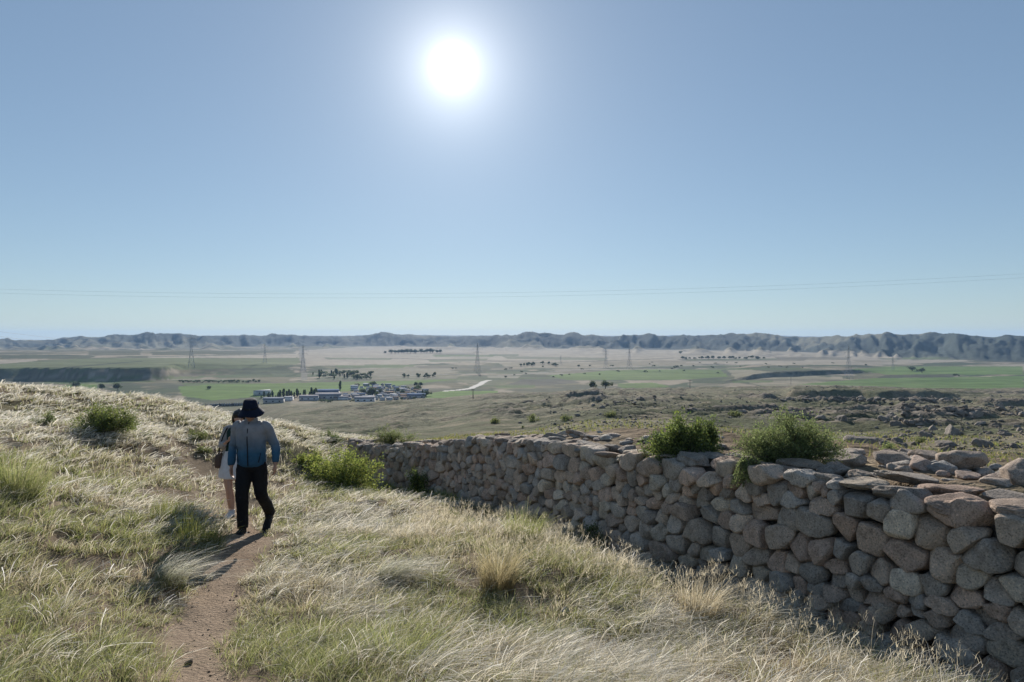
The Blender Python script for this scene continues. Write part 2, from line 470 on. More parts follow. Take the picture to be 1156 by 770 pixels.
def ground_z(x, y):
    x = np.atleast_1d(np.asarray(x, float)); y = np.atleast_1d(np.asarray(y, float))
    r = np.hypot(x, y)
    z = np.empty(len(x)); z[:] = 0
    fa = r > 26
    if fa.any(): z[fa] = far_z(x[fa], y[fa])[0]
    ne = r < 44
    if ne.any():
        X, Y = x[ne], y[ne]
        zf = tps_f(X, Y); zb = tps_b(X, Y)
        d = wall_d(X, Y)
        k = sm(0.25, 0.75, d)
        zn = zf * (1 - k) + zb * k
        front = 1 - k
        ds = poly_dist(X, Y, PATH)
        rough = (0.13 * (fbm(X * 0.9, Y * 0.9, 40, 3) - 0.5) + 0.10 * (fbm(X * 3.1, Y * 3.1, 44, 3) - 0.5)) * (0.25 + 0.75 * sm(0.2, 0.7, ds))
        zn = zn + rough - 0.05 * (1 - sm(0.15, 0.5, ds)) + 0.02 * (fbm(X * 14, Y * 14, 48, 2) - 0.5) * (r[ne] < 12)
        b = sm(28, 42, r[ne])
        z[ne] = zn * (1 - b) + np.where(b > 0, z[ne], 0) * b
    return z
def gz(x, y): return float(ground_z([x], [y])[0])
_YS = np.exp(np.linspace(math.log(3.0), math.log(8800), 5200))
def at(px, py, ymin=0):
    """the point of the ground seen at a place of the photograph"""
    ys = _YS[_YS > ymin] if ymin else _YS
    z = ground_z(wx(px) * ys, ys)
    ray = -(py - 380) / FPX * ys
    hit = np.nonzero(ray <= z)[0]
    k = hit[0] if len(hit) else len(ys) - 1
    Y = float(ys[k]); return Vector((wx(px) * Y, Y, float(z[k])))

# ------------------------------------------------------------------ the ground as one welded sheet, cut into its kinds of land
az = np.concatenate([np.radians(np.arange(-50, 50.001, 0.125)), np.radians(np.arange(52.5, 309, 2.5))])
rad = [0.5]
while rad[-1] < 9300: rad.append(rad[-1] * (1.0125 if rad[-1] < 60 else 1.0085))
rad = np.array(rad)
A, RR = np.meshgrid(az, rad)
GX = (RR * np.sin(A)).ravel(); GY = (RR * np.cos(A)).ravel()
GZ = ground_z(GX, GY)
_, GPX, GRE, GF = far_z(GX, GY)
GPY = 380 - GZ / np.maximum(GRE, 1e-3) * FPX
na, nr = len(az), len(rad)
c = np.zeros((len(GX), 3))
n1 = fbm(GX / 35, GY / 35, 20, 4); n2 = fbm(GX / 6, GY / 6, 24, 4); n3 = fbm(GX / 1.3, GY / 1.3, 28, 3)
def mixc(c, col_, k): return c * (1 - k[:, None]) + np.array(col_) * k[:, None]
# near soil
c[:] = (0.19, 0.145, 0.10)
c = mixc(c, (0.25, 0.20, 0.14), sm(0.45, 0.7, n3))
c = mixc(c, (0.13, 0.12, 0.06), sm(0.5, 0.68, n2) * 0.7)
# hillside beyond
k_h = sm(18, 34, GRE) * sm(240, 330, GPX + 0 * GRE)
ch = np.tile(np.array((0.195, 0.185, 0.125)), (len(GX), 1))
ch = mixc(ch, (0.125, 0.13, 0.078), sm(0.44, 0.60, n1))
ch = mixc(ch, (0.26, 0.22, 0.155), sm(0.55, 0.7, n2) * 0.8)
ang = 0.35
U = GX * math.cos(ang) + GY * math.sin(ang); Vv = -GX * math.sin(ang) + GY * math.cos(ang)
s1 = ridged(U / 42, Vv / 17, 60, 4, 0.55); s2 = ridged(U / 13 + 3, Vv / 7, 64, 4, 0.6)
rockm = sm(0.70, 0.80, 0.55 * s1 + 0.45 * s2) * sm(0.40, 0.55, fbm(GX / 60, GY / 60, 68, 2)) * sm(430, 640, GPX)
ch = mixc(ch, (0.22, 0.19, 0.16), rockm * 0.9)
c = c * (1 - k_h[:, None]) + ch * k_h[:, None]
k_l = sm(24, 40, GRE) * (1 - sm(240, 330, GPX))
c = mixc(c, (0.24, 0.22, 0.15), k_l)
# valley
k_v = sm(520, 640, GRE)
cv = np.tile(np.array((0.17, 0.155, 0.10)), (len(GX), 1))
cv = mixc(cv, (0.075, 0.095, 0.055), sm(0.44, 0.58, fbm(GPX / 60, GRE / 160, 30, 4)))
cv = mixc(cv, (0.30, 0.255, 0.19), sm(0.52, 0.62, fbm(GPX / 38, GRE / 90, 34, 4)))
cv = mixc(cv, (0.09, 0.10, 0.07), sm(0.56, 0.62, fbm(GPX / 70, GRE / 45, 38, 4)) * 0.8)
jx = GPX + 5 * (fbm(GPX / 9, GRE / 40, 36, 3) - 0.5); jy = GPY + 0.6 * (fbm(GPX / 14, GRE / 60, 37, 3) - 0.5)
vis = GRE > 600
def paint(poly, colr, k=1.0, soft=True):
    global cv
    m = in_poly(jx if soft else GPX, jy if soft else GPY, poly) & vis
    cv[m] = cv[m] * (1 - k) + np.array(colr) * k
    return m
PALE = (0.36, 0.315, 0.25)
paint([(330, 396), (430, 390), (580, 392), (870, 395), (1110, 398), (1156, 405), (1000, 412), (900, 412), (800, 411), (700, 409), (600, 410), (520, 409), (450, 412), (345, 413)], PALE, 0.85)
paint([(560, 408), (760, 406), (800, 413), (640, 416), (570, 415)], (0.30, 0.26, 0.19), 0.8)
paint([(360, 418), (480, 412), (520, 420), (440, 428), (360, 426)], (0.27, 0.245, 0.18), 0.7)
paint([(0, 406), (44, 406), (38, 409), (0, 411)], PALE, 0.9)
paint([(165, 402), (335, 399), (335, 404), (168, 404)], PALE, 0.9)
paint([(0, 401), (70, 400), (108, 402), (100, 405), (0, 405)], (0.07, 0.085, 0.05), 0.9)
paint([(100, 396), (160, 396), (160, 401), (100, 401)], (0.08, 0.09, 0.055), 0.8)
paint([(170, 397), (335, 395), (333, 398), (172, 401)], (0.075, 0.085, 0.05), 0.85)
paint([(355, 427), (400, 424), (520, 424), (640, 427), (640, 430), (520, 432), (360, 431)], (0.10, 0.125, 0.07), 0.6)
paint([(590, 428), (640, 428), (655, 432), (600, 436), (575, 434)], (0.10, 0.10, 0.085), 0.8)
paint([(820, 415), (960, 428), (985, 428), (970, 436), (860, 436), (830, 428)], (0.30, 0.265, 0.19), 0.7)
paint([(1000, 444), (1156, 438), (1156, 452), (1060, 452)], (0.34, 0.29, 0.21), 0.7)
_r = np.random.default_rng(5)
for _k in range(90):
    _x = _r.uniform(-40, 1156); _y = _r.uniform(398, 437) if _x > 330 else _r.uniform(417, 433)
    _w = _r.uniform(30, 150); _h = _r.uniform(1.0, 3.4); _s = _r.normal(0, 0.012)
    _c = [(0.085, 0.12, 0.055), (0.11, 0.13, 0.075), (0.30, 0.27, 0.21), (0.12, 0.115, 0.085), (0.23, 0.205, 0.15), (0.095, 0.145, 0.05)][_r.integers(0, 6)]
    paint([(_x, _y), (_x + _w, _y + _s * _w), (_x + _w * 0.96, _y + _s * _w + _h), (_x + _w * 0.05, _y + _h)], _c, 0.7, False)
green = np.zeros(len(GX), bool)
G1 = (0.12, 0.19, 0.05)
for p in ([(200, 436), (245, 434), (345, 432), (440, 430), (520, 428), (470, 433), (440, 436), (400, 441), (365, 444), (290, 448), (240, 452), (206, 447)],
          [(480, 445), (500, 441.5), (562, 441.5), (562, 446), (520, 449), (478, 451)],
          [(62, 437), (80, 434), (110, 434), (110, 442), (70, 442)]):
    green |= paint(p, G1, 0.95, False)
green |= paint([(0, 411), (40, 407.5), (100, 404.5), (338, 404), (338, 411), (290, 416), (200, 417), (0, 417.5)], (0.125, 0.15, 0.075), 0.9)
green |= paint([(617, 424), (690, 418), (745, 417), (815, 418), (822, 425), (760, 429), (640, 429)], (0.12, 0.175, 0.055), 0.9)
green |= paint([(697, 433), (737, 432), (760, 437), (700, 439)], (0.11, 0.17, 0.05), 0.9)
green |= paint([(960, 417), (1000, 414), (1156, 413.5), (1156, 423), (1000, 423)], (0.115, 0.18, 0.055), 0.9)
green |= paint([(900, 434), (985, 427), (1156, 424.5), (1156, 441), (1080, 442), (985, 436)], (0.115, 0.18, 0.055), 0.9)
paint([(1000, 423.5), (1085, 422.5), (1075, 426), (990, 427)], (0.07, 0.075, 0.055), 0.9)
# strips across the fields
paint([(338, 394), (343, 394), (347, 429), (340, 429)], (0.20, 0.19, 0.16), 0.9, False)
paint([(70, 414.6), (110, 411.2), (160, 407.2), (160, 408.2), (110, 412.4), (72, 415.8)], (0.06, 0.075, 0.05), 0.8, False)
paint([(0, 404.2), (100, 404.2), (335, 398.6), (335, 399.4), (100, 405), (0, 405)], (0.08, 0.09, 0.06), 0.8, False)
paint([(440, 404), (620, 409.2), (760, 404), (760, 404.7), (620, 410.2), (440, 404.8)], (0.14, 0.13, 0.10), 0.8, False)
paint([(340, 421), (430, 424), (560, 421), (560, 421.8), (430, 425), (340, 422)], (0.24, 0.22, 0.18), 0.8, False)
paint([(560, 424), (700, 413.4), (860, 411), (860, 411.8), (700, 414.4), (562, 425)], (0.26, 0.24, 0.20), 0.8, False)
st = vnoise(GPX * 0.02 + GPY * 0.4, GPY * 1.3, 39)
cv[green] *= (0.78 + 0.4 * st[green])[:, None]
# the green bank of the escarpments stays bare earth
c = c * (1 - k_v[:, None]) + cv * k_v[:, None]
k_f = sm(-0.12, 0.06, GF) * (GRE > 1150)
chl = np.tile(np.array((0.055, 0.068, 0.058)), (len(GX), 1))
chl = mixc(chl, (0.17, 0.165, 0.12), sm(0.46, 0.58, fbm(GX / 420, GY / 700, 50, 4)))
c = c * (1 - k_f[:, None]) + chl * k_f[:, None]
pd = poly_dist(GX, GY, PATH)
pw = 0.18 + 0.20 * (fbm(GX * 1.7, GY * 1.7, 52, 3) - 0.5)
pw = pw * (1 - 0.9 * sm(10.5, 13, GY))
is_path = (pd < pw) & (GRE < 26)
kp = (1 - sm(-0.05, 0.12, pd - pw)) * (1 - sm(10, 13, GY))
c = mixc(c, (0.34, 0.26, 0.19), kp)
c = mixc(c, (0.27, 0.195, 0.135), kp * sm(0.5, 0.7, n3) * 0.7)

cls = np.zeros(len(GX), int)                                   # 0 near slope
wd = wall_d(GX, GY)
hill_side = ((GRE > 24) | ((wd > 0.2) & (GX > -3))) & (GY > -2)
cls[hill_side] = 1
cls[(GRE > 560)] = 2
cls[green] = 3
cls[(GF > -0.05) & (GRE > 1150)] = 4
cls[is_path] = 5
ROAD = [at(503, 441.5), at(520, 440.2), at(532, 438.3), at(541, 434.5), at(546, 431), at(552, 429.3)]
rd = poly_dist(GX, GY, [(p.x, p.y) for p in ROAD])
cls[(rd < 4.2) & (GRE > 600)] = 6
c[cls == 6] = (0.62, 0.58, 0.52)

m_soil = attr_mat("soil", ((9.0, 0.35), (60.0, 0.3)), bumps=(45.0, 0.6, 0.03))
m_path = attr_mat("trodden earth", ((7.0, 0.22), (70.0, 0.35)), bumps=(38.0, 0.9, 0.05))
m_hillside = attr_mat("stony hillside", ((0.9, 0.45), (0.16, 0.35)), bumps=(1.2, 0.9, 0.5))
m_plain = attr_mat("valley plain", ((0.05, 0.28), (0.012, 0.2)), bumps=(0.06, 0.5, 1.5))
m_field = attr_mat("crop field", ((0.06, 0.18),))
m_hills = attr_mat("grass hills", ((0.008, 0.3), (0.03, 0.25)), bumps=(0.012, 0.7, 12.0))
m_road = attr_mat("pale road", ((0.3, 0.1),))
idx = np.arange(na * nr).reshape(nr, na)
nxt = np.roll(idx, -1, 1)
Q = np.stack([idx[:-1], idx[1:], nxt[1:], nxt[:-1]], -1).reshape(-1, 4)
fc = cls[Q[:, 0]]
GV = np.stack([GX, GY, GZ], 1)
# smooth normals across the cuts come from the whole sheet
def sheet(name, k, mat, extra=None):
    q = Q[fc == k] if extra is None else np.vstack([Q[fc == k], extra])
    u, inv = np.unique(q, return_inverse=True)
    me = np_mesh(name, GV[u], inv.reshape(q.shape), c[u], True, [mat])
    return tag(link(name, me), kind='structure')
grass_slope = sheet('grass_slope', 0, m_soil)
sheet('rocky_hillside', 1, m_hillside)
sheet('valley_floor', 2, m_plain)
sheet('green_fields', 3, m_field)
sheet('hills', 4, m_hills)
sheet('path', 5, m_path)
sheet('road', 6, m_road)
# ------------------------------------------------------------------ the dry stone wall
def m_stone_make(name, lichen):
    m, t, o = new_mat(name)
    c = colattr(t)
    g1 = noise(t, 7, 6, 0.7); g2 = noise(t, 70, 4, 0.7); g3 = noise(t, 26, 6, 0.72)
    c = mul(t, c, ramp(t, g1, [(0.30, (0.62, 0.58, 0.55)), (0.5, (1, 1, 1)), (0.70, (1.3, 1.25, 1.2))]))
    c = mul(t, c, ramp(t, g2, [(0.34, (0.42, 0.41, 0.41)), (0.46, (0.95, 0.95, 0.95)), (0.58, (1.05, 1.05, 1.05)), (0.68, (1.6, 1.55, 1.5))]))
    spot = noise(t, 6.5, 7, 0.75)
    mx = t.nodes.new("ShaderNodeMix"); mx.data_type = 'RGBA'
    t.links.new(ramp(t, spot, [(0.62, (0, 0, 0)), (0.70, (lichen,) * 3)]), mx.inputs[0])
    t.links.new(c, mx.inputs[6]); mx.inputs[7].default_value = (0.42, 0.41, 0.37, 1)
    b1 = t.nodes.new("ShaderNodeBump"); b1.inputs['Strength'].default_value = 0.8; b1.inputs['Distance'].default_value = 0.05
    t.links.new(g3, b1.inputs['Height'])
    b2 = t.nodes.new("ShaderNodeBump"); b2.inputs['Strength'].default_value = 0.6; b2.inputs['Distance'].default_value = 0.014
    t.links.new(g2, b2.inputs['Height']); t.links.new(b1.outputs[0], b2.inputs['Normal'])
    principled(t, o, mx.outputs[2], 0.92, 0.15, b2.outputs[0])
    return m
m_stone = m_stone_make("weathered granite", 0.45)
m_fill = attr_mat("rubble fill", ((6, 0.4), (40, 0.4)), bumps=(25, 0.9, 0.06))

# smooth plan curve of the wall's front, by arc length
_t = np.arange(len(WALL)); _tt = np.linspace(0, len(WALL) - 1, 400)
def _cat(v):
    out = np.interp(_tt, _t, v)
    k = np.ones(31) / 31
    return np.convolve(np.pad(out, 15, mode='reflect', reflect_type='odd'), k, 'valid')
CX, CY = _cat(WALL[:, 0]), _cat(WALL[:, 1])
CS = np.concatenate([[0], np.cumsum(np.hypot(np.diff(CX), np.diff(CY)))])
WL = CS[-1]
TOPY = [0, 1.2, 2.5, 4.9, 5.8, 7.3, 9, 11.4, 13, 15, 17.5, 19.5]
TOPZ = [-1.1, -1.12, -1.18, -1.26, -1.28, -1.36, -1.52, -1.70, -1.95, -2.32, -2.80, -2.95]
def w_pt(s):
    x = np.interp(s, CS, CX); y = np.interp(s, CS, CY)
    tx = np.interp(s + 0.15, CS, CX) - np.interp(s - 0.15, CS, CX); ty = np.interp(s + 0.15, CS, CY) - np.interp(s - 0.15, CS, CY)
    L = np.hypot(tx, ty) + 1e-9
    return x, y, tx / L, ty / L
def w_top(s):
    y = np.interp(s, CS, CY)
    return np.interp(y, TOPY, TOPZ) + 0.06 * (vnoise(s * 0.9, s * 0, 5) - 0.5)
_sg = np.linspace(0, WL, 300)
_bx, _by, _tx, _ty = w_pt(_sg)
_bz = ground_z(_bx - _ty * -0.12 * -1, _by)       # ground at the foot
_bz = np.minimum(ground_z(_bx - 0.12, _by - 0.07), ground_z(_bx - 0.3, _by - 0.15))
_bz = np.convolve(np.pad(_bz, 10, mode='edge'), np.ones(21) / 21, 'valid')
def w_base(s): return np.interp(s, _sg, _bz) - 0.22
def w_map(s, h, d):
    """s along the wall, h = world height, d outwards from the face; the face leans back a little"""
    x, y, tx, ty = w_pt(s)
    nx, ny = -ty, tx                              # the wall runs away from us: outwards is to its left
    dd = d + 0.10 * (w_top(s) - h)
    return np.stack([x + nx * dd, y + ny * dd, h + 0 * x], -1)

STONE_C = [(0.42, 0.36, 0.30), (0.38, 0.345, 0.305), (0.47, 0.39, 0.32), (0.41, 0.335, 0.28), (0.36, 0.34, 0.315), (0.43, 0.335, 0.275), (0.48, 0.43, 0.36), (0.33, 0.30, 0.27)]
def clip_poly(poly, nx, ny, c):
    out = []
    n = len(poly)
    for i in range(n):
        p, q = poly[i], poly[(i + 1) % n]
        dp = nx * p[0] + ny * p[1] - c; dq = nx * q[0] + ny * q[1] - c
        if dp <= 0: out.append(p)
        if (dp < 0 < dq) or (dq < 0 < dp):
            u = dp / (dp - dq); out.append((p[0] + u * (q[0] - p[0]), p[1] + u * (q[1] - p[1])))
    return out
seeds = []
s = -0.2
row_h = 0.148
for k in range(-1, 15):
    s = -0.3 + random.random() * 0.3
    while s < WL + 0.2:
        y_here = float(np.interp(s, CS, CY))
        big = 1.0 + 0.06 * math.exp(-((k - 1) / 2.0) ** 2) if y_here < 9 else 1.0
        w = min(0.55, max(0.13, random.lognormvariate(math.log(0.255 * big), 0.36)))
        b = float(w_base(s + w / 2))
        h = b + (k + 0.5) * row_h * (1 + 0.05 * math.sin(s * 0.9 + k)) + 0.06 * math.sin(s * 1.3 + k * 0.7)
        jh = random.gauss(0, 0.024)
        if w < 0.17 and random.random() < 0.5:
            seeds.append((s + w / 2, h + jh + 0.042, w * 0.8)); seeds.append((s + w / 2 + random.gauss(0, 0.02), h + jh - 0.045, w * 0.8))
        else:
            seeds.append((s + w / 2, h + jh, w))
        s += w
seeds = np.array(seeds)
AN = 1.45                                          # cells wider than high
def stone_mesh(R_ang, w, hgt, depth, seed, nseg, nring, tilt):
    """rounded boulder: outline R(angle), pillowed front, closed back; local x along wall, y inwards, z up"""
    th = np.arange(nseg) * 2 * math.pi / nseg
    ph = np.linspace(0.0, math.pi, nring + 2)[1:-1]
    e = 0.32
    fr = np.sin(ph) ** e; fd = np.sign(np.cos(ph)) * np.abs(np.cos(ph)) ** 0.85
    bulge = depth[0]; back = depth[1]
    dd = np.where(fd > 0, fd * bulge, fd * back)
    r = R_ang(th)
    X = fr[:, None] * (r * np.cos(th))[None]; Z = fr[:, None] * (r * np.sin(th))[None]
    D = np.broadcast_to(dd[:, None], X.shape)
    V = np.stack([X, -D, Z], -1).reshape(-1, 3)
    V = np.vstack([V, [[0, -bulge, 0]], [[0, back, 0]]])
    idx = np.arange(nring * nseg).reshape(nring, nseg); nx_ = np.roll(idx, -1, 1)
    q = np.stack([idx[:-1], idx[1:], nx_[1:], nx_[:-1]], -1).reshape(-1, 4)
    t0 = np.stack([np.full(nseg, nring * nseg), idx[0], nx_[0]], 1)
    t1 = np.stack([np.full(nseg, nring * nseg + 1), nx_[-1], idx[-1]], 1)
    # lumps and chips
    nrm = V / (np.linalg.norm(V, axis=1)[:, None] + 1e-9)
    P = V + np.array([seed * 3.1, seed * 1.7, seed * 0.9])
    a = min(w, hgt)
    V = V + nrm * ((fbm3(P * (1.1 / a), int(seed), 2) - 0.5) * 0.22 * a + (fbm3(P * (2.6 / a), int(seed) + 5, 4) - 0.5) * 0.17 * a)[:, None]
    # a broad worn face and a few cleaved ones
    rs = np.random.default_rng(int(seed * 77) % 100000)
    n = np.array([rs.normal(0, 0.16), -1.0, rs.normal(0, 0.16)]); n /= np.linalg.norm(n)
    lim = np.quantile(V @ n, rs.uniform(0.62, 0.86))
    V = V - n * (np.maximum(V @ n - lim, 0) * rs.uniform(0.55, 0.85))[:, None]
    for _ in range(rs.integers(2, 5)):
        n = rs.normal(size=3); n[1] = -abs(n[1]) * 0.9; n /= np.linalg.norm(n)
        lim = np.quantile(V @ n, rs.uniform(0.82, 0.95))
        ex = np.maximum(V @ n - lim, 0)
        V = V - n * (ex * 0.85)[:, None]
    V[:, 1] += tilt[0] * V[:, 0] + tilt[1] * V[:, 2]
    return V, q, np.vstack([t0, t1])
stones = []
S2 = seeds[:, :2] * np.array([1, AN])
for i, (ss, hh, ww) in enumerate(seeds):
    top = float(w_top(ss)); bs = float(w_base(ss))
    if not (bs - 0.12 < hh < top - 0.05) or ss > WL: continue
    d2 = ((S2 - S2[i]) ** 2).sum(1)
    nb = np.nonzero((d2 < 1.1 ** 2) & (d2 > 0))[0]
    poly = [(-0.5, -0.4), (0.5, -0.4), (0.5, 0.4), (-0.5, 0.4)]
    for j in nb[np.argsort(d2[nb])][:26]:
        dx = seeds[j, 0] - ss; dy = (seeds[j, 1] - hh) * AN
        L2 = dx * dx + dy * dy; L = math.sqrt(L2)
        shift = 0.30 * (ww - seeds[j, 2]) * min(1, abs(dx) / L)        # wide stones claim more room
        # plane in anisotropic space at the (shifted) midpoint, with the joint taken off
        c_ = L / 2 + shift * 0.5 + 0.001
        poly = clip_poly(poly, dx / L, dy / L * AN, c_)
        if len(poly) < 3: break
    if len(poly) < 3: continue
    poly = clip_poly(poly, 0, 1, top - hh + 0.03)
    if len(poly) < 3: continue
    P = np.array(poly)
    w = np.ptp(P[:, 0]); hg = np.ptp(P[:, 1])
    if w < 0.07 or hg < 0.05: continue
    for _ in range(2):                                                   # round the corners
        nP = np.roll(P, -1, 0)
        P = np.stack([0.84 * P + 0.16 * nP, 0.16 * P + 0.84 * nP], 1).reshape(-1, 2)
    cen = P.mean(0)
    stones.append((ss + cen[0], hh + cen[1], P - cen, w, hg))
def ang_radius(P):
    a = np.arctan2(P[:, 1], P[:, 0]); o = np.argsort(a); a = a[o]; r = np.hypot(P[o, 0], P[o, 1])
    a3 = np.concatenate([a - 2 * math.pi, a, a + 2 * math.pi]); r3 = np.tile(r, 3)
    return lambda th: np.interp(((th + math.pi) % (2 * math.pi)) - math.pi, a3, r3)
wall_core = MB()
# body of rubble behind the face, and its top
_cs = np.linspace(0, WL, 90)
prof = []
for q in _cs:
    b = float(w_base(q)) - 0.25; t_ = float(w_top(q))
    prof.append(w_map(np.full(6, q), np.array([b, t_ - 0.16, t_ - 0.13, t_ - 0.15, t_ - 0.28, b - 0.0]), np.array([-0.13, -0.13, -0.35, -0.7, -1.05, -1.1])))
prof = np.array(prof); n_, k_ = prof.shape[:2]
ii = np.arange(n_ * k_).reshape(n_, k_)
qq = np.stack([ii[:-1, :-1], ii[1:, :-1], ii[1:, 1:], ii[:-1, 1:]], -1).reshape(-1, 4)
caps = np.array([list(ii[-1])]); caps0 = np.array([list(ii[0][::-1])])
wall_core.add(prof.reshape(-1, 3), [qq, caps, caps0], (0.17, 0.145, 0.12))
wall = tag(wall_core.build('dry_stone_wall', m_fill, smooth=False), 'long curving dry stone wall of rounded granite boulders along the grassy slope', 'wall')
# size in the picture decides which stones are meshes of their own
def seen(sx, hz, w, hg):
    p = w_map(np.array([sx]), np.array([hz]), np.array([0.0]))[0]
    return w * hg / (p[1] ** 2) if p[1] > 1 and abs(p[0] / p[1]) < 0.78 else 0
order = sorted(range(len(stones)), key=lambda i: -seen(stones[i][0], stones[i][1], stones[i][3], stones[i][4]))
rest = MB()
def stone_color():
    c_ = np.array(random.choice(STONE_C)) * random.uniform(1.0, 1.5) * np.array([1.08, 1.02, 0.955])
    return c_
for rank, i in enumerate(order):
    ss, hh, P, w, hg = stones[i]
    near = rank < 480
    V, q, t_ = stone_mesh(ang_radius(P), w, hg, (min(w, hg) * random.uniform(0.26, 0.46), 0.16 + random.random() * 0.08), i + 1, 48 if near else 26, 22 if near else 12,
                          (random.gauss(0, 0.10), random.gauss(0, 0.12)))
    pr = random.gauss(0.0, 0.026)
    W3 = w_map(ss + V[:, 0], hh + V[:, 2], pr - V[:, 1])
    cc = stone_color()
    if rank < 100:
        o0 = w_map(np.array([ss]), np.array([hh]), np.array([0.0]))[0]
        mb = MB(); mb.add(W3 - o0, [q, t_], cc)
        mb.build('stone', m_stone, wall, loc=tuple(o0))
    else: rest.add(W3, [q, t_], cc)
tag(rest.build('smaller_stones', m_stone, wall), kind='stuff')

# boulders: closed rough stones for the wall top, the slopes, the path
def boulder(mb, size, seed, colr, cuts=5, sub=4, rough=0.22, M=None):
    bm = bmesh.new(); bmesh.ops.create_icosphere(bm, subdivisions=sub, radius=1.0)
    V = np.array([v.co[:] for v in bm.verts]); F = np.array([[v.index for v in f.verts] for f in bm.faces]); bm.free()
    rs = np.random.default_rng(seed)
    V = np.sign(V) * np.abs(V) ** 0.8
    off = rs.uniform(0, 50, 3)
    nrm = V / np.linalg.norm(V, axis=1)[:, None]
    V = V * (1 + rough * 1.6 * (fbm3(V * 0.9 + off, seed, 2)[:, None] - 0.5))
    for _ in range(cuts):
        n = rs.normal(size=3); n /= np.linalg.norm(n)
        lim = rs.uniform(0.62, 0.92) * (V @ n).max()
        V = V - n * (np.maximum(V @ n - lim, 0) * 0.92)[:, None]
    V = V + nrm * (rough * 0.5 * (fbm3(V * 3.0 + off, seed + 9, 4)[:, None] - 0.5))
    V = V * (np.array(size) / 2)
    if M is not None: V = V @ np.array(M.to_3x3()).T
    mb.add(V, F, colr)
# capstones: two courses laid flat along the top
ncap = 0
s = 0.2
cap_rows = [(-0.16, 0.0), (-0.50, 0.01)]
for rowd, up in cap_rows:
    s = 0.1 + random.random() * 0.2
    while s < WL - 0.2:
        y_here = float(np.interp(s, CS, CY))
        w = random.uniform(0.24, 0.56) if y_here < 9.5 else random.uniform(0.2, 0.38)
        hgt = random.uniform(0.09, 0.15); dp = random.uniform(0.28, 0.44)
        p = w_map(np.array([s + w / 2]), np.array([float(w_top(s + w / 2)) - 0.05 + up + random.gauss(0, 0.02)]), np.array([rowd + random.gauss(0, 0.05)]))[0]
        _, _, tx, ty = w_pt(np.array([s + w / 2]))
        yaw = math.atan2(float(ty[0]), float(tx[0])) + random.gauss(0, 0.16)
        mb = MB()
        boulder(mb, (w * 1.04, dp, hgt * 1.15), 300 + ncap, np.array(random.choice(STONE_C)) * random.uniform(0.8, 1.08) * np.array([1.02, 0.97, 0.92]), cuts=14, rough=0.42, sub=5 if y_here < 8 else 4,
                M=Euler((random.gauss(0, 0.10), random.gauss(0, 0.07), yaw)).to_matrix())
        if ncap < 95 and p[1] > 2.5: mb.build('capstone', m_stone, wall, loc=tuple(p)); ncap += 1
        elif p[1] <= 2.5 or True:
            V0 = mb.V[0] + p; rest2 = globals().setdefault('rest2', MB()); rest2.add(V0, [np.vstack(f) for f in mb.F.values()], mb.C[0]); ncap += 1
        s += w * random.uniform(0.9, 1.05)
if 'rest2' in globals(): tag(rest2.build('far_capstones', m_stone, wall), kind='stuff')
# ------------------------------------------------------------------ loose stones on the wall top and the hillside
nb_ = 0
LOOSE = []
def loose(p, size, seed, label, colr=None, cuts=20, yaw=0.0, sub=4, name='loose_stone', group=None, cat='stone'):
    mb = MB(); boulder(mb, size, seed, np.array(colr if colr is not None else random.choice(STONE_C)) * random.uniform(0.95, 1.2), cuts=cuts, rough=0.42, sub=sub,
                       M=Euler((random.gauss(0, 0.12), random.gauss(0, 0.12), yaw)).to_matrix())
    o = mb.build(name, m_stone, loc=tuple(p)); tag(o, label, cat, group)
    LOOSE.append(o); return o
def rubble_label(px_, big, hgt, d_):
    where = ('beyond the right picture edge' if px_ > 1160 else "at the wall's right end" if px_ > 1060 else 'right of the airy light green bush' if px_ > 960 else
             'around the airy light green bush' if px_ > 830 else 'by the dense dark leafy bush' if px_ > 720 else 'left of the dense dark leafy bush' if px_ > 600 else 'along the middle of the far wall' if px_ > 480 else 'at the far left end of the wall')
    return ('flat ' if hgt < 0.33 * big else 'blocky ') + ('larger' if big > 0.32 else 'small') + ' rubble stone ' + ('near the capstones ' if d_ > -1.5 else 'well back ') + where
for k in range(285):
    s_ = random.uniform(0.5, WL - 1.0) if k > 200 else random.uniform(1.2, 8.0)
    d_ = -random.uniform(0.85, 2.9) if s_ < 10 else -random.uniform(0.8, 1.8)
    p = w_map(np.array([s_]), np.array([0.0]), np.array([d_]))[0]
    p[0] -= 0.1 * p[2]
    g_ = gz(p[0], p[1])
    px_ = 578 + FPX * p[0] / p[1]
    big = random.lognormvariate(math.log(0.225), 0.38); big = min(0.42, big)
    hgt = big * random.uniform(0.26, 0.5)
    if p[1] < 1.5: continue
    loose((p[0], p[1], g_ + hgt * 0.22), (big, big * random.uniform(0.6, 0.95), hgt), 900 + k,
          rubble_label(px_, big, hgt, d_), group='rubble stones behind the wall top', yaw=random.uniform(0, 3.1))
def ray_pt(px, Y): x = wx(px) * Y; return (x, Y, gz(x, Y))
for px_, Y_, sz, lab in [(1086, 7.0, (0.50, 0.36, 0.24), 'big wedge shaped pinkish boulder lying behind the wall top at the right'),
                         (1152, 6.0, (0.34, 0.32, 0.28), 'round reddish boulder on the wall top at the right picture edge'),
                         (1010, 7.6, (0.50, 0.36, 0.22), 'long pale slab lying in the rubble right of the light green bush'),
                         (1045, 7.9, (0.34, 0.30, 0.20), 'pale blocky stone tilted against others behind the wall'),
                         (655, 12.6, (0.5, 0.35, 0.14), 'flat slab lying behind the middle of the wall top'),
                         (752, 11.0, (0.45, 0.36, 0.13), 'flat reddish slab beside the foot of the dark leafy bush')]:
    x, y, z = ray_pt(px_, Y_)
    loose((x, y, z + sz[2] * 0.3), sz, int(px_ * 3), lab, colr=(0.42, 0.34, 0.275), yaw=random.uniform(-0.3, 0.3))
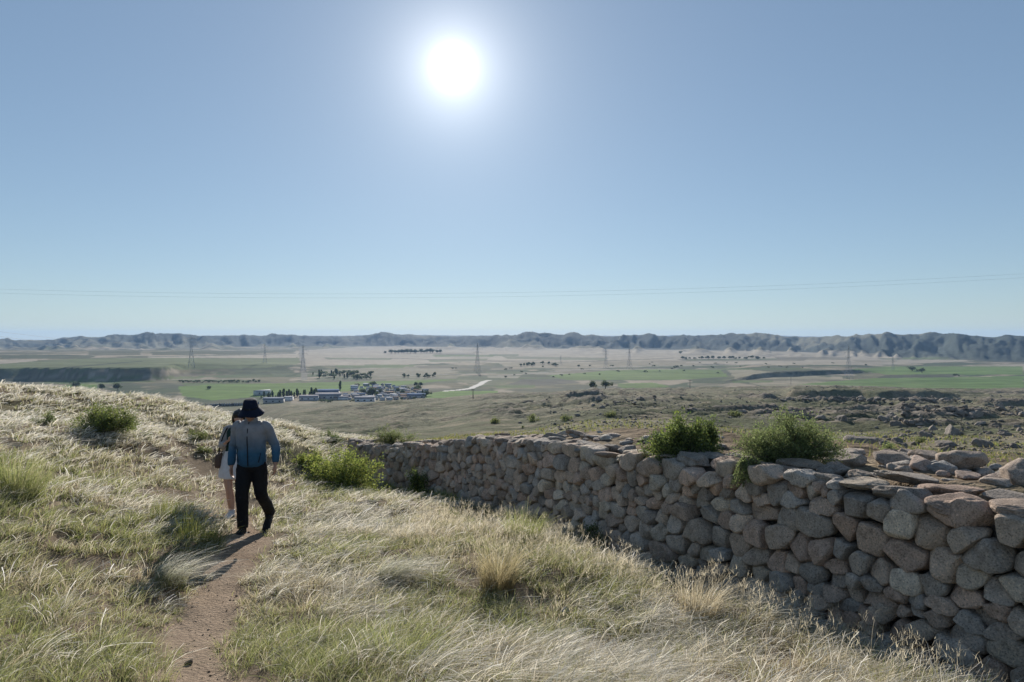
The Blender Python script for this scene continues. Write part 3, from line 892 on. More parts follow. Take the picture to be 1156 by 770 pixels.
for px_, py_, sz, lab, c_ in [(638, 694, 0.11, 'pale grey stone lying in the dry grass of the slope', (0.45, 0.44, 0.43)),
                              (212, 752, 0.055, 'small dark stone lying on the dirt path', (0.09, 0.08, 0.075)),
                              (166, 742, 0.05, 'small brown stone at the left edge of the dirt path', (0.2, 0.15, 0.12))]:
    p = at(px_, py_)
    loose((p.x, p.y, p.z + sz * 0.2), (sz, sz * 0.8, sz * 0.7), int(px_), lab, colr=c_, yaw=0.4)

# outcrops on the hillside beyond the wall
m_rock = m_stone_make("dark outcrop rock", 0.25)
rock_protos = []
for k in range(9):
    mb = MB(); boulder(mb, (1, random.uniform(0.6, 1.0), random.uniform(0.5, 0.85)), 40 + k, np.array((0.27, 0.235, 0.20)) * random.uniform(0.8, 1.15), cuts=18, sub=4, rough=0.75)
    rock_protos.append(mb.mesh('rock', m_rock))
def rock(px_, py_, wpx, label, group, sink=0.2, hs=1.0):
    p = at(px_, py_, ymin=16); px0 = px_
    w_ = wpx / FPX * p.y
    o = link('rock', random.choice(rock_protos), loc=(p.x, p.y, p.z + w_ * hs * (0.3 - sink)))
    o.scale = (w_, w_ * random.uniform(0.7, 1.2), w_ * hs * random.uniform(0.75, 1.1)); o.rotation_euler = (random.gauss(0, 0.2), random.gauss(0, 0.2), random.uniform(0, 6.28))
    return tag(o, label, 'rock', group)
nrk = 0
def rock_label(px_, py_, w_):
    where = ('near the right picture edge' if px_ > 1100 else 'right of the largest pointed rock' if px_ > 1000 else 'above the airy light green bush' if px_ > 840 else 'above the dense dark leafy bush' if px_ > 720 else 'above the middle of the wall')
    return ('broad' if w_ > 9 else 'small') + ' dark outcrop rock ' + ('high on the hillside ' if py_ < 462 else 'midway on the hillside ' if py_ < 490 else 'low on the hillside ') + where
centers = [(random.uniform(985, 1170), random.uniform(455, 516)) for _ in range(34)] + [(random.uniform(600, 970), random.uniform(446, 474)) for _ in range(22)] + [(random.uniform(1000, 1110), random.uniform(452, 480)) for _ in range(10)]
for cx_, cy_ in centers:
    for _ in range(random.randint(2, 6)):
        if nrk >= 280: break
        f_ = (cy_ - 436) / 70
        px_ = cx_ + random.gauss(0, 9 + 14 * f_); py_ = min(520, max(444, cy_ + random.gauss(0, 1.0 + 2.5 * f_)))
        rock(px_, py_, (rw := random.lognormvariate(math.log(6.0), 0.5) * (0.6 + 0.9 * f_) * (0.75 if px_ < 960 else 1.0)), rock_label(px_, py_, rw), 'outcrop rocks on the hillside', hs=0.75 if px_ > 960 else 0.5); nrk += 1
rock(976, 507, 34, 'largest dark pointed rock, standing behind the right end of the light green bush', None, 0.1, 1.05)
rock(955, 505, 16, 'dark rock at the left foot of the largest pointed rock', None)
for px_ in range(885, 1092, 6):
    rock(px_ + random.uniform(-2, 2), 451.5 + random.uniform(-0.5, 1), random.uniform(4, 9), 'dark rock at the foot of the gully bank', 'rocks along the gully bank', hs=0.7)

# the small stones between them, past counting
sc_ = MB(); tpl = []
for k in range(5):
    t_ = MB(); boulder(t_, (1, 0.8, 0.6), 700 + k, (1, 1, 1), cuts=10, sub=1, rough=0.5); tpl.append((t_.V[0], list(t_.F.values())[0][0]))
ctr = np.array([(a, at(a, b, ymin=16).y) for a, b in centers] + [(a, b) for a, b in zip(rng.uniform(620, 1190, 120), np.exp(rng.uniform(math.log(26), math.log(330), 120)))])
k_ = rng.integers(0, len(ctr), 5200)
Yr = ctr[k_, 1] * np.exp(rng.normal(0, 0.16, 5200)); Xr = wx(ctr[k_, 0] + rng.normal(0, 20, 5200)) * Yr
ok_ = (Yr > 22) & (Yr < 420); Xr, Yr = Xr[ok_], Yr[ok_]; Zr = ground_z(Xr, Yr)
for x, y, z in zip(Xr, Yr, Zr):
    w_ = random.lognormvariate(math.log(2.3), 0.4) / FPX * y * (0.8 + 20 / y)
    V0, F0 = random.choice(tpl); a_ = random.uniform(0, 6.28)
    sc_.add(np.stack([V0[:, 0] * math.cos(a_) - V0[:, 1] * math.sin(a_), V0[:, 0] * math.sin(a_) + V0[:, 1] * math.cos(a_), V0[:, 2]], 1) * w_ + np.array([x, y, z + w_ * 0.08]), F0, np.array((0.27, 0.235, 0.20)) * random.uniform(0.7, 1.2))
tag(sc_.build('hillside_rubble', m_rock), kind='stuff')
# crumbs and pebbles on the path
pb_ = MB()
for k in range(900):
    t_ = random.random() ** 1.3 * (len(PATH) - 4); i_ = int(t_); f_ = t_ - i_
    x = PATH[i_][0] * (1 - f_) + PATH[i_ + 1][0] * f_ + random.gauss(0, 0.17); y = PATH[i_][1] * (1 - f_) + PATH[i_ + 1][1] * f_ + random.gauss(0, 0.05)
    w_ = random.lognormvariate(math.log(0.010), 0.45); V0, F0 = random.choice(tpl)
    pb_.add(V0 * w_ + np.array([x, y, gz(x, y) + w_ * 0.15]), F0, np.array((0.36, 0.28, 0.21)) * random.uniform(0.6, 1.4))
tag(pb_.build('path_gravel', m_stone), kind='stuff')

# ------------------------------------------------------------------ valley: trees, houses, pylons
m_crown = leaf_mat("tree leaves", 0.5)
m_bark = simple_mat("bark", (0.10, 0.08, 0.06), nscale=8)
def leafy(mb, centres, radii, n, size, colr, flat=1.0):
    """many small leaf clumps filling a few lobes"""
    for (cx, cy, cz), r, k in zip(centres, radii, n):
        d = rng.normal(size=(k, 3)); d /= np.linalg.norm(d, axis=1)[:, None]
        rr = rng.uniform(0.35, 1.06, k) ** 0.6
        P = d * (rr * r)[:, None] * np.array([1, 1, flat]) + np.array([cx, cy, cz])
        a = rng.normal(size=(k, 3)); a /= np.linalg.norm(a, axis=1)[:, None]
        b = np.cross(a, rng.normal(size=(k, 3))); b /= np.linalg.norm(b, axis=1)[:, None]
        s_ = (size * rng.uniform(0.6, 1.4, k))[:, None]
        V = np.stack([P - a * s_, P + b * s_ * 0.55, P + a * s_, P - b * s_ * 0.55], 1).reshape(-1, 3)
        F = np.arange(4 * k).reshape(k, 4)
        cc = np.array(colr) * rng.uniform(0.6, 1.45, (k, 1)) * np.array([1, 1, 1]) + rng.uniform(-0.01, 0.01, (k, 3))
        mb.add(V, F, np.repeat(np.clip(cc, 0.01, 1), 4, 0))
def tree_parts(kind, seed):
    random.seed(seed)
    cr = MB(); tr = MB()
    if kind == 'poplar':
        tr.tube([(0, 0, -0.05), (0.01, 0, 0.3), (0, 0.01, 0.95)], [0.035, 0.025, 0.008], 6)
        cs = [(random.gauss(0, 0.02), random.gauss(0, 0.02), z) for z in (0.25, 0.4, 0.55, 0.7, 0.84)]
        leafy(cr, cs, [0.12, 0.145, 0.14, 0.12, 0.085], [70, 90, 90, 70, 50], 0.06, (0.085, 0.115, 0.05), 1.3)
    elif kind == 'round':
        tr.tube([(0, 0, -0.05), (0.02, 0, 0.3), (0, 0.02, 0.7)], [0.05, 0.035, 0.015], 6)
        for q in range(5):
            a = q * 1.26 + random.random(); tr.tube([(0.01, 0, 0.3), (0.18 * math.cos(a), 0.18 * math.sin(a), 0.5), (0.3 * math.cos(a), 0.3 * math.sin(a), 0.68)], [0.022, 0.014, 0.006], 5)
        cs = [(random.gauss(0, 0.17), random.gauss(0, 0.17), random.uniform(0.42, 0.78)) for _ in range(8)]
        leafy(cr, cs, [random.uniform(0.2, 0.3) for _ in cs], [80] * 8, 0.07, (0.08, 0.105, 0.05), 0.85)
    else:
        tr.tube([(0, 0, -0.05), (0.02, 0, 0.25), (0, 0.02, 0.5)], [0.04, 0.03, 0.01], 5)
        cs = [(random.gauss(0, 0.25), random.gauss(0, 0.25), random.uniform(0.2, 0.6)) for _ in range(6)]
        leafy(cr, cs, [random.uniform(0.2, 0.32) for _ in cs], [60] * 6, 0.085, (0.085, 0.11, 0.055), 0.8)
    return cr.mesh('crown', m_crown, False), tr.mesh('trunk', m_bark)
protos = {k: [tree_parts(k, 10 * j + len(k)) for j in range(3)] for k in ('poplar', 'round', 'scrub')}
random.seed(21)
def tree(px_, py_, hpx, kind, label, group=None, p=None, wide=1.0):
    p = p or at(px_, py_, ymin=500)
    h = hpx / FPX * p.y
    cm, tm = random.choice(protos[kind])
    o = link('tree', tm, loc=tuple(p)); o.scale = (h * wide, h * wide, h * random.uniform(0.9, 1.1)); o.rotation_euler = (0, 0, random.uniform(0, 6.28))
    link('crown', cm, o)
    return tag(o, label, 'tree', group)
U_ = random.uniform
tree(670, 439.5, 9.5, 'round', 'left of two round dark trees standing alone on the plain')
tree(683.5, 438.8, 10, 'round', 'right of two round dark trees standing alone on the plain', wide=1.1)
tree(86, 439.5, 9, 'round', 'broad dark tree below the left escarpment on the small green field', wide=1.25)
tree(115, 440.5, 8, 'round', 'grey green tree right of the broad dark tree, by the grass ridge')
tree(133, 440.5, 8.5, 'round', 'grey green tree nearest the ridge, right of its two neighbours', wide=1.15)
tree(236.5, 439.5, 5.5, 'scrub', 'single small tree standing in the bright green field')
tree(421, 448.5, 11, 'round', 'largest dark tree standing among the village houses', wide=1.2)
tree(384, 441, 11, 'poplar', 'tall thin tree behind the blue roofed hall of the village')
tree(1030, 419, 6.5, 'round', 'round dark tree in the right hand fields, left of its pair', wide=1.5)
tree(1041, 421, 6, 'round', 'dark tree in the right hand fields, right of its pair', wide=1.2)
tree(1078, 424.5, 4, 'scrub', 'small lone bushy tree far right between two green fields', wide=1.3)
for x in np.linspace(296, 357, 22): tree(x + U_(-1.5, 1.5), 449.5 + U_(-1, 1) - (x - 296) * 0.03, U_(6, 11) if x > 315 else U_(4, 8), 'poplar', 'dark poplar in the row behind the village sheds', 'poplars behind the sheds', wide=U_(1, 1.5))
for x in np.linspace(204, 292, 30): tree(x + U_(-1, 1), 432.2 - (x - 204) * 0.012 + U_(-1, 0.6), U_(2.2, 4.2), 'scrub', 'small dark tree in the line above the bright green field', 'tree line above the green field')
for k in range(30): tree(U_(352, 420), U_(422, 428.5), U_(3.5, 8), random.choice(['poplar', 'scrub', 'poplar']), 'slim tree among the scattered plantation beyond the village', 'plantation trees beyond the village', wide=1.3)
for k in range(12): tree(U_(452, 492), U_(424.5, 427), U_(3, 5), 'round', 'small round tree in the thin row beyond the village', 'thin tree row beyond the village')
for x in np.linspace(442, 470, 9): tree(x + U_(-1, 1), 399, U_(3.4, 5), 'round', 'tree of the long dark grove far off on the pale plain', 'far dark grove', wide=1.3)
for x in np.linspace(476, 496, 7): tree(x + U_(-1, 1), 398.5, U_(3.6, 6.2), 'round', 'tree of the shorter taller grove far off on the pale plain', 'far taller grove', wide=1.2)
tree(435, 399, 3, 'round', 'tiny lone tree left of the far dark grove', wide=1.4)
for k in range(16): tree(U_(588, 628), U_(411, 414), U_(2.4, 4), 'round', 'tiny tree in the far line left of the twin pylons', 'far tree line')
for x in np.linspace(770, 862, 22): tree(x + U_(-2, 2), 405 + U_(-0.6, 1), U_(2, 4), 'round', 'tiny dark tree in the far line below the low hill', 'far trees below the low hill', wide=1.4)
tree(768, 399.5, 3.4, 'round', 'tiny lone tree left of the low dark hill', wide=1.4)
for k in range(26): tree(U_(398, 486), U_(436, 452), U_(3, 6.5), random.choice(['round', 'scrub', 'poplar']), 'small tree standing between the village houses', 'trees in the village', wide=1.2)
for px_, py_, h in ((366, 454.5, 5.5), (373, 454.5, 4), (399, 453.5, 3.5), (466, 448.8, 3)): tree(px_, py_, h, 'scrub', 'bushy dark shrub tree along the front edge of the village', 'shrub trees along the village front', wide=1.5)
for k in range(26): tree(U_(500, 860), U_(412, 430), U_(1.4, 2.6), 'scrub', 'tiny shrub tree dotted over the plain', 'shrub trees on the plain', wide=1.5)
for k in range(20): tree(U_(700, 1000), U_(409, 416), U_(1.2, 2.2), 'scrub', 'tiny shrub tree dotted over the plain', 'shrub trees on the plain', wide=1.5)

m_wallw = [simple_mat("plaster " + str(i), c_, nscale=2, var=0.2) for i, c_ in enumerate([(0.62, 0.61, 0.60), (0.50, 0.48, 0.46), (0.75, 0.74, 0.73), (0.42, 0.36, 0.31)])]
m_roofs = [simple_mat("roof " + str(i), c_, 1.0, 0.03, 3, 0.25) for i, c_ in enumerate([(0.20, 0.22, 0.26), (0.25, 0.25, 0.27), (0.11, 0.15, 0.23), (0.22, 0.16, 0.13), (0.42, 0.43, 0.46)])]
m_win = simple_mat("dark window glass", (0.03, 0.035, 0.045), 0.15, 0.5)
def house_meshes(L, D, H, gable):
    a = MB(); a.box((0, 0, H / 2 - 0.4), (L, D, H + 0.8))
    if gable:
        for sx in (-1, 1):
            V = [(sx * L / 2, -D / 2, H), (sx * L / 2, D / 2, H), (sx * L / 2, 0, H + gable)]
            a.add(V, np.array([[0, 1, 2] if sx > 0 else [0, 2, 1]]))
    r = MB(); e = 0.35
    for sy in (-1, 1):
        z0 = H - gable * 2 * e / D
        q = [(-L / 2 - e, sy * (D / 2 + e), z0), (L / 2 + e, sy * (D / 2 + e), z0), (L / 2 + e, 0, H + gable), (-L / 2 - e, 0, H + gable)]
        t_ = [(x, y, z + 0.18) for x, y, z in q]
        V = q + t_; F = [[0, 1, 2, 3], [7, 6, 5, 4], [0, 4, 5, 1], [1, 5, 6, 2], [2, 6, 7, 3], [3, 7, 4, 0]]
        r.add(V, np.array(F))
    n = max(2, int(L / 5))
    ws = []
    if L >= 16:
        for i in range(n):
            w = MB(); w.box((-L / 2 + (i + 0.5) * L / n, -D / 2 - 0.02, H * 0.52), (L / n * 0.28, 0.08, H * 0.32)); ws.append(w.mesh('window', m_win, False))
    return a.mesh('house', None, False), r.mesh('roof', None, False), ws
hp = [house_meshes(*q) for q in ((10, 6, 3.2, 1.5), (13, 6.5, 3.4, 1.6), (8, 5.5, 3.0, 1.3), (7, 6, 3.6, 0.5))]
def house(px_, py_, scl, label, group=None, proto=None, wall_m=None, roof_m=None, yaw=None, dims=None):
    p = at(px_, py_, ymin=520)
    a, r, w = proto or random.choice(hp)
    a = a.copy(); a.materials.clear(); a.materials.append(wall_m or random.choice(m_wallw))
    r = r.copy(); r.materials.clear(); r.materials.append(roof_m or random.choice(m_roofs))
    o = link('house', a, loc=tuple(p)); o.scale = (scl,) * 3; o.rotation_euler = (0, 0, yaw if yaw is not None else random.gauss(0.12, 0.12) + (1.57 if random.random() < 0.2 else 0))
    link('roof', r, o)
    for q in w: link('window', q, o)
    return tag(o, label, 'house', group)
for row in range(8):
    py0 = 436.5 + row * 2.1
    x0_, x1_ = (403, 452) if row == 0 else (400, 470) if row < 3 else (402, 482) if row < 5 else (384, 470) if row < 7 else (372, 460)
    x = x0_
    while x < x1_:
        house(x, py0 + U_(-0.9, 0.9), U_(0.5, 0.75), 'small house in the ' + ('back' if row < 3 else 'middle' if row < 6 else 'front') + ' rows of the valley village, ' + ('left part' if x < 415 else 'right part' if x > 448 else 'middle'), 'houses of the valley village')
        x += U_(6, 11)
big1 = house_meshes(24, 9, 4.2, 2.2); big2 = house_meshes(17, 7, 3.4, 1.6); big3 = house_meshes(16, 7, 4.5, 0.6)
house(369, 446.5, 1, 'long hall with a dark blue roof at the village edge', proto=big1, wall_m=m_wallw[1], roof_m=m_roofs[2], yaw=0.05)
house(371, 451, 1, 'long grey shed in front of the dark blue roofed hall', proto=big1, wall_m=m_wallw[1], roof_m=m_roofs[1], yaw=0.03)
house(326, 452.5, 1, 'small white flat roofed house left of the village', proto=hp[3], wall_m=m_wallw[2], roof_m=m_roofs[4], yaw=0.1)
house(349, 452, 1, 'pale gabled shed between the white house and the long grey shed', proto=big2, wall_m=m_wallw[0], roof_m=m_roofs[1], yaw=0.05)
house(309, 455, 1, 'long low grey shed nearest the walkers, left of the white house', proto=big2, wall_m=m_wallw[1], roof_m=m_roofs[0], yaw=0.1)
house(296, 446, 1, 'pale shed with a steep light roof just above the walker in the hat', proto=big3, wall_m=m_wallw[0], roof_m=m_roofs[4], yaw=0.9)
house(412, 453.8, 1, 'long white walled house at the front edge of the village', proto=big2, wall_m=m_wallw[2], roof_m=m_roofs[1], yaw=0.08)
house(470, 450, 1, 'long dark roofed shed at the right front of the village', proto=big2, wall_m=m_wallw[1], roof_m=m_roofs[2], yaw=0.05)
# low field wall by the left end of the village
fp = [at(x, y, 520) for x, y in ((218, 460.5), (232, 459.5), (248, 458.6), (262, 458.2), (276, 457.6), (292, 456.5))]
fw = MB()
for p0, p1 in zip(fp[:-1], fp[1:]):
    d_ = p1 - p0; m_ = (p0 + p1) / 2
    fw.box((m_.x, m_.y, m_.z + 0.7), (d_.length, 0.4, 2.4), math.atan2(d_.y, d_.x), (0.16, 0.155, 0.15))
fwo = tag(fw.build('field_wall', attr_mat("field wall", ((0.5, 0.3),)), smooth=False), 'long low dark wall in the valley left of the village', 'wall')
pst = MB()
for p0, p1 in zip(fp[:-1], fp[1:]):
    for t_ in np.linspace(0, 1, 6): q = p0.lerp(p1, float(t_)); pst.box((q.x, q.y, q.z + 1.1), (0.7, 0.7, 3.0), 0, (0.3, 0.3, 0.29))
tag(pst.build('pillars', attr_mat("pillar concrete", ((0.5, 0.2),)), fwo, smooth=False), kind='stuff')

# lattice pylons
m_steel = simple_mat("galvanised steel", (0.34, 0.35, 0.37), 1.0, 0.05)
m_steel.node_tree.nodes
def lattice():
    body = MB(); th = 0.0042
    lv = [(0, 0.095), (0.16, 0.072), (0.32, 0.052), (0.48, 0.036), (0.62, 0.026), (0.74, 0.020), (0.86, 0.016), (0.96, 0.010), (1.0, 0.003)]
    cs_ = [(-1, -1), (1, -1), (1, 1), (-1, 1)]
    for (z0, w0), (z1, w1) in zip(lv[:-1], lv[1:]):
        for i in range(4):
            a, b = cs_[i], cs_[(i + 1) % 4]
            A0 = (a[0] * w0, a[1] * w0, z0); A1 = (a[0] * w1, a[1] * w1, z1); B0 = (b[0] * w0, b[1] * w0, z0); B1 = (b[0] * w1, b[1] * w1, z1)
            body.tube([A0, A1], th * 0.8, 4); body.tube([A0, B1], th * 0.45, 4); body.tube([B0, A1], th * 0.45, 4); body.tube([A1, B1], th * 0.45, 4)
    arms = []
    for z, w in ((0.66, 0.17), (0.78, 0.21), (0.90, 0.15)):
        for sx in (-1, 1):
            ar = MB(); ar.tube([(sx * 0.016, 0.0, z), (sx * w, 0, z + 0.004)], th * 0.6, 4); ar.tube([(sx * 0.016, 0, z + 0.045), (sx * w, 0, z + 0.006)], th * 0.5, 4)
            for q in (0.35, 0.65): ar.tube([(sx * w * q, 0, z), (sx * w * q, 0, z + 0.045 * (1 - q))], th * 0.4, 4)
            ar.tube([(sx * w, 0, z), (sx * w, 0, z - 0.045)], th * 0.6, 4)
            arms.append(ar.mesh('crossarm', m_steel))
    return body.mesh('pylon', m_steel), arms
pb, parms = lattice()
PY = {}
for px_, pyb, pyt, lab in ((216, 415.5, 378.5, 'tallest left pylon standing on the green plateau above the escarpment'), (539, 420, 387, 'lattice pylon right of the village in the middle of the plain'),
                           (633, 411, 401, 'small far pylon left of the twin pylons'), (684, 415.5, 392, 'left and slimmer of the twin pylons on the plain'), (710.5, 416.5, 389, 'right and taller of the twin pylons on the plain'),
                           (958, 428, 390, 'pale lattice pylon before the right hand hills'), (1008, 418, 401, 'small faint pylon left of the right hand green fields'), (342, 420, 389, 'faint pylon at the corner of the plateau fields'),
                           (299, 410, 388, 'faint far pylon on the plateau, right of the tallest one')):
    p = at(px_, pyb, 560); h = (pyb - pyt) / FPX * p.y
    o = link('pylon', pb, loc=tuple(p)); o.scale = (h,) * 3; o.rotation_euler = (0, 0, 0.5)
    for a in parms: link('crossarm', a, o)
    tag(o, lab, 'pylon'); PY[px_] = (p, h)
for px_, pyb, pyt, lab in ((534, 449.5, 439, 'thin wooden utility pole at the end of the pale road'), (779, 437.5, 429, 'thin utility pole at the edge of the middle fields'), (893, 434, 426, 'thin pole near the river bank on the plain')):
    p = at(px_, pyb, 300); h = (pyb - pyt) / FPX * p.y
    mb = MB(); mb.tube([(0, 0, -0.5), (0, 0, h)], [0.22, 0.14], 8); o = mb.build('utility_pole', m_bark, loc=tuple(p))
    mb = MB(); mb.box((0, 0, h - 0.6), (2.2, 0.2, 0.2)); mb.build('crossarm', m_bark, o); tag(o, lab, 'utility pole')
# power lines
m_wire = simple_mat("wire", (0.12, 0.125, 0.13), 0.6)
def wire(pts, r, label):
    mb = MB(); mb.tube(pts, r, 5); tag(mb.build('power_line', m_wire), label, 'power line')
def fit(a, b, c_): return np.polyfit([a[0], b[0], c_[0]], [a[1], b[1], c_[1]], 2)
for dy, Yw, lab in ((0, 118.0, 'upper of the two thin power lines crossing the sky'), (4.5, 121.0, 'lower of the two thin power lines crossing the sky')):
    q = fit((0, 326.5), (470, 331.5), (1156, 309))
    xs = np.linspace(-160, 1320, 60)
    wire(np.stack([(xs - 578) / FPX * Yw, np.full(60, Yw), (380 - np.polyval(q, xs) - dy) / FPX * Yw], 1), 0.0085, lab)
p, h = PY[216]
for k, lab in ((0.92, 'upper power line running from the plateau pylon to the left'), (0.74, 'lower power line running from the plateau pylon to the left')):
    A = np.array([p.x, p.y, p.z + h * k]); Bp = np.array([wx(-60) * 330, 330, (380 - (366 if k > .8 else 371)) / FPX * 330]); t_ = np.linspace(0, 1, 40)[:, None]
    P = A * (1 - t_) + Bp * t_; P[:, 2] -= 9 * (4 * t_ * (1 - t_))[:, 0]
    wire(P, 0.05, lab)
# ------------------------------------------------------------------ grass
m_grass = leaf_mat("grass blades", 0.58)
WIND = np.array([0.93, -0.30])
def blades(base, H, lean, ldir, w0, croot, ctip, rows, curl=2.0, wtip=0.25):
    """one bent tapered strip per blade"""
    n = len(base)
    t = np.linspace(0, 1, rows)[None, :, None]
    up = H[:, None, None] * t * (1 - 0.38 * lean[:, None, None] * t)
    out = (lean * H)[:, None, None] * t ** curl
    P = np.zeros((n, rows, 3))
    P[..., :2] = ldir[:, None, :] * out
    P[..., 2] = up[..., 0]
    P += base[:, None, :]
    a = rng.uniform(0, math.pi, n)
    s = np.stack([np.cos(a), np.sin(a), rng.normal(0, 0.25, n)], 1)
    wd = (w0[:, None] * (1 - (1 - wtip) * t[:, :, 0] ** 1.4) / 2)
    V = np.stack([P - s[:, None] * wd[..., None], P + s[:, None] * wd[..., None]], 2)          # n,rows,2,3
    idx = np.arange(n * rows * 2).reshape(n, rows, 2)
    F = np.stack([idx[:, :-1, 0], idx[:, :-1, 1], idx[:, 1:, 1], idx[:, 1:, 0]], -1).reshape(-1, 4)
    tt = t[..., None]
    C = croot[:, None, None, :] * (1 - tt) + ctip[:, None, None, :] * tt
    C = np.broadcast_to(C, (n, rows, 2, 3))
    return V.reshape(-1, 3), F, C.reshape(-1, 3)
class GB:
    def __init__(s): s.V = []; s.F = []; s.C = []; s.n = 0
    def add(s, V, F, C): s.V.append(V.astype(np.float32)); s.F.append((F + s.n).astype(np.int32)); s.C.append(C.astype(np.float32)); s.n += len(V)
    def build(s, name, parent=None, loc=None):
        V = np.vstack(s.V)
        if loc is not None: V = V - np.array(loc, np.float32)
        return link(name, np_mesh(name, V, np.vstack(s.F), np.vstack(s.C), False, [m_grass]), parent, loc)
def pick(cols, n, var=0.18):
    c_ = np.array(cols)[rng.integers(0, len(cols), n)]
    return np.clip(c_ * (1 + rng.normal(0, var, (n, 1))), 0.01, 0.95)
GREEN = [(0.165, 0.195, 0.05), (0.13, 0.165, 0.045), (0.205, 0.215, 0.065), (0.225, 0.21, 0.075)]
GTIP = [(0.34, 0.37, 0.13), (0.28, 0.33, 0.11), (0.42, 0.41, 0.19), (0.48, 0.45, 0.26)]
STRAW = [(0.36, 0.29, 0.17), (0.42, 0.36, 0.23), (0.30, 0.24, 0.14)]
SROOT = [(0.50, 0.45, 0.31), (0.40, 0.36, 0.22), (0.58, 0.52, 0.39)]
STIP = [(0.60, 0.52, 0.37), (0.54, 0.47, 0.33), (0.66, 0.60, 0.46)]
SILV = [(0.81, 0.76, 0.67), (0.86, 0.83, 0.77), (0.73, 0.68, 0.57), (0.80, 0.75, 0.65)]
def scatter(n, r0, r1, k=-0.5, th=50):
    """places on the slope: density falls off with distance"""
    u = rng.uniform(0, 1, n)
    e = k + 1
    r = (r0 ** e + u * (r1 ** e - r0 ** e)) ** (1 / e)
    a = np.radians(rng.uniform(-th, th, n))
    return r * np.sin(a), r * np.cos(a)
def region(x, y):
    """keep-mask and the mix of kinds"""
    d = wall_d(x, y)
    ok = (d < -0.02) | (x < -5.2 - 0.0 * y) & (y > 15) | ((d > 5e8))
    ok = ((d < -0.03) | ((y > 18.6) & (x < -4.6)))
    pdist = poly_dist(x, y, PATH)
    pw_ = 0.17 + 0.20 * (fbm(x * 1.7, y * 1.7, 52, 3) - 0.5)
    pw_ = pw_ * (1 - 0.9 * sm(10.5, 13, y))
    ok &= (pdist > pw_ + rng.normal(0.03, 0.05, len(x))) | (y > 13)
    bare = fbm(x * 2.1, y * 2.1, 121, 3)
    ok &= bare < 0.65 + rng.normal(0, 0.03, len(x))
    left = 1 - sm(-5.5, -2.0, x + 0.12 * (y - 8))
    right = sm(0.3, 2.2, x + 0.25 * (7 - y) * 0) * (1 - sm(8, 12, y))
    far = sm(8, 13, y)
    f = fbm(x / 2.2, y / 2.2, 131, 3) - 0.5
    pf = np.clip(0.06 + 0.20 * left * sm(6, 10, y) + 0.72 * far * (0.6 + 0.4 * left) - 0.22 * right + 2.2 * f, 0.03, 0.97)
    g = fbm(x / 1.5 + 9, y / 1.5, 137, 3) - 0.5
    ps = np.clip(0.05 + 0.38 * right + 2.0 * g, 0.02, 0.9)
    return ok, pf, ps, d, pdist
g_green, g_feather, g_dry, g_litter = GB(), GB(), GB(), GB()
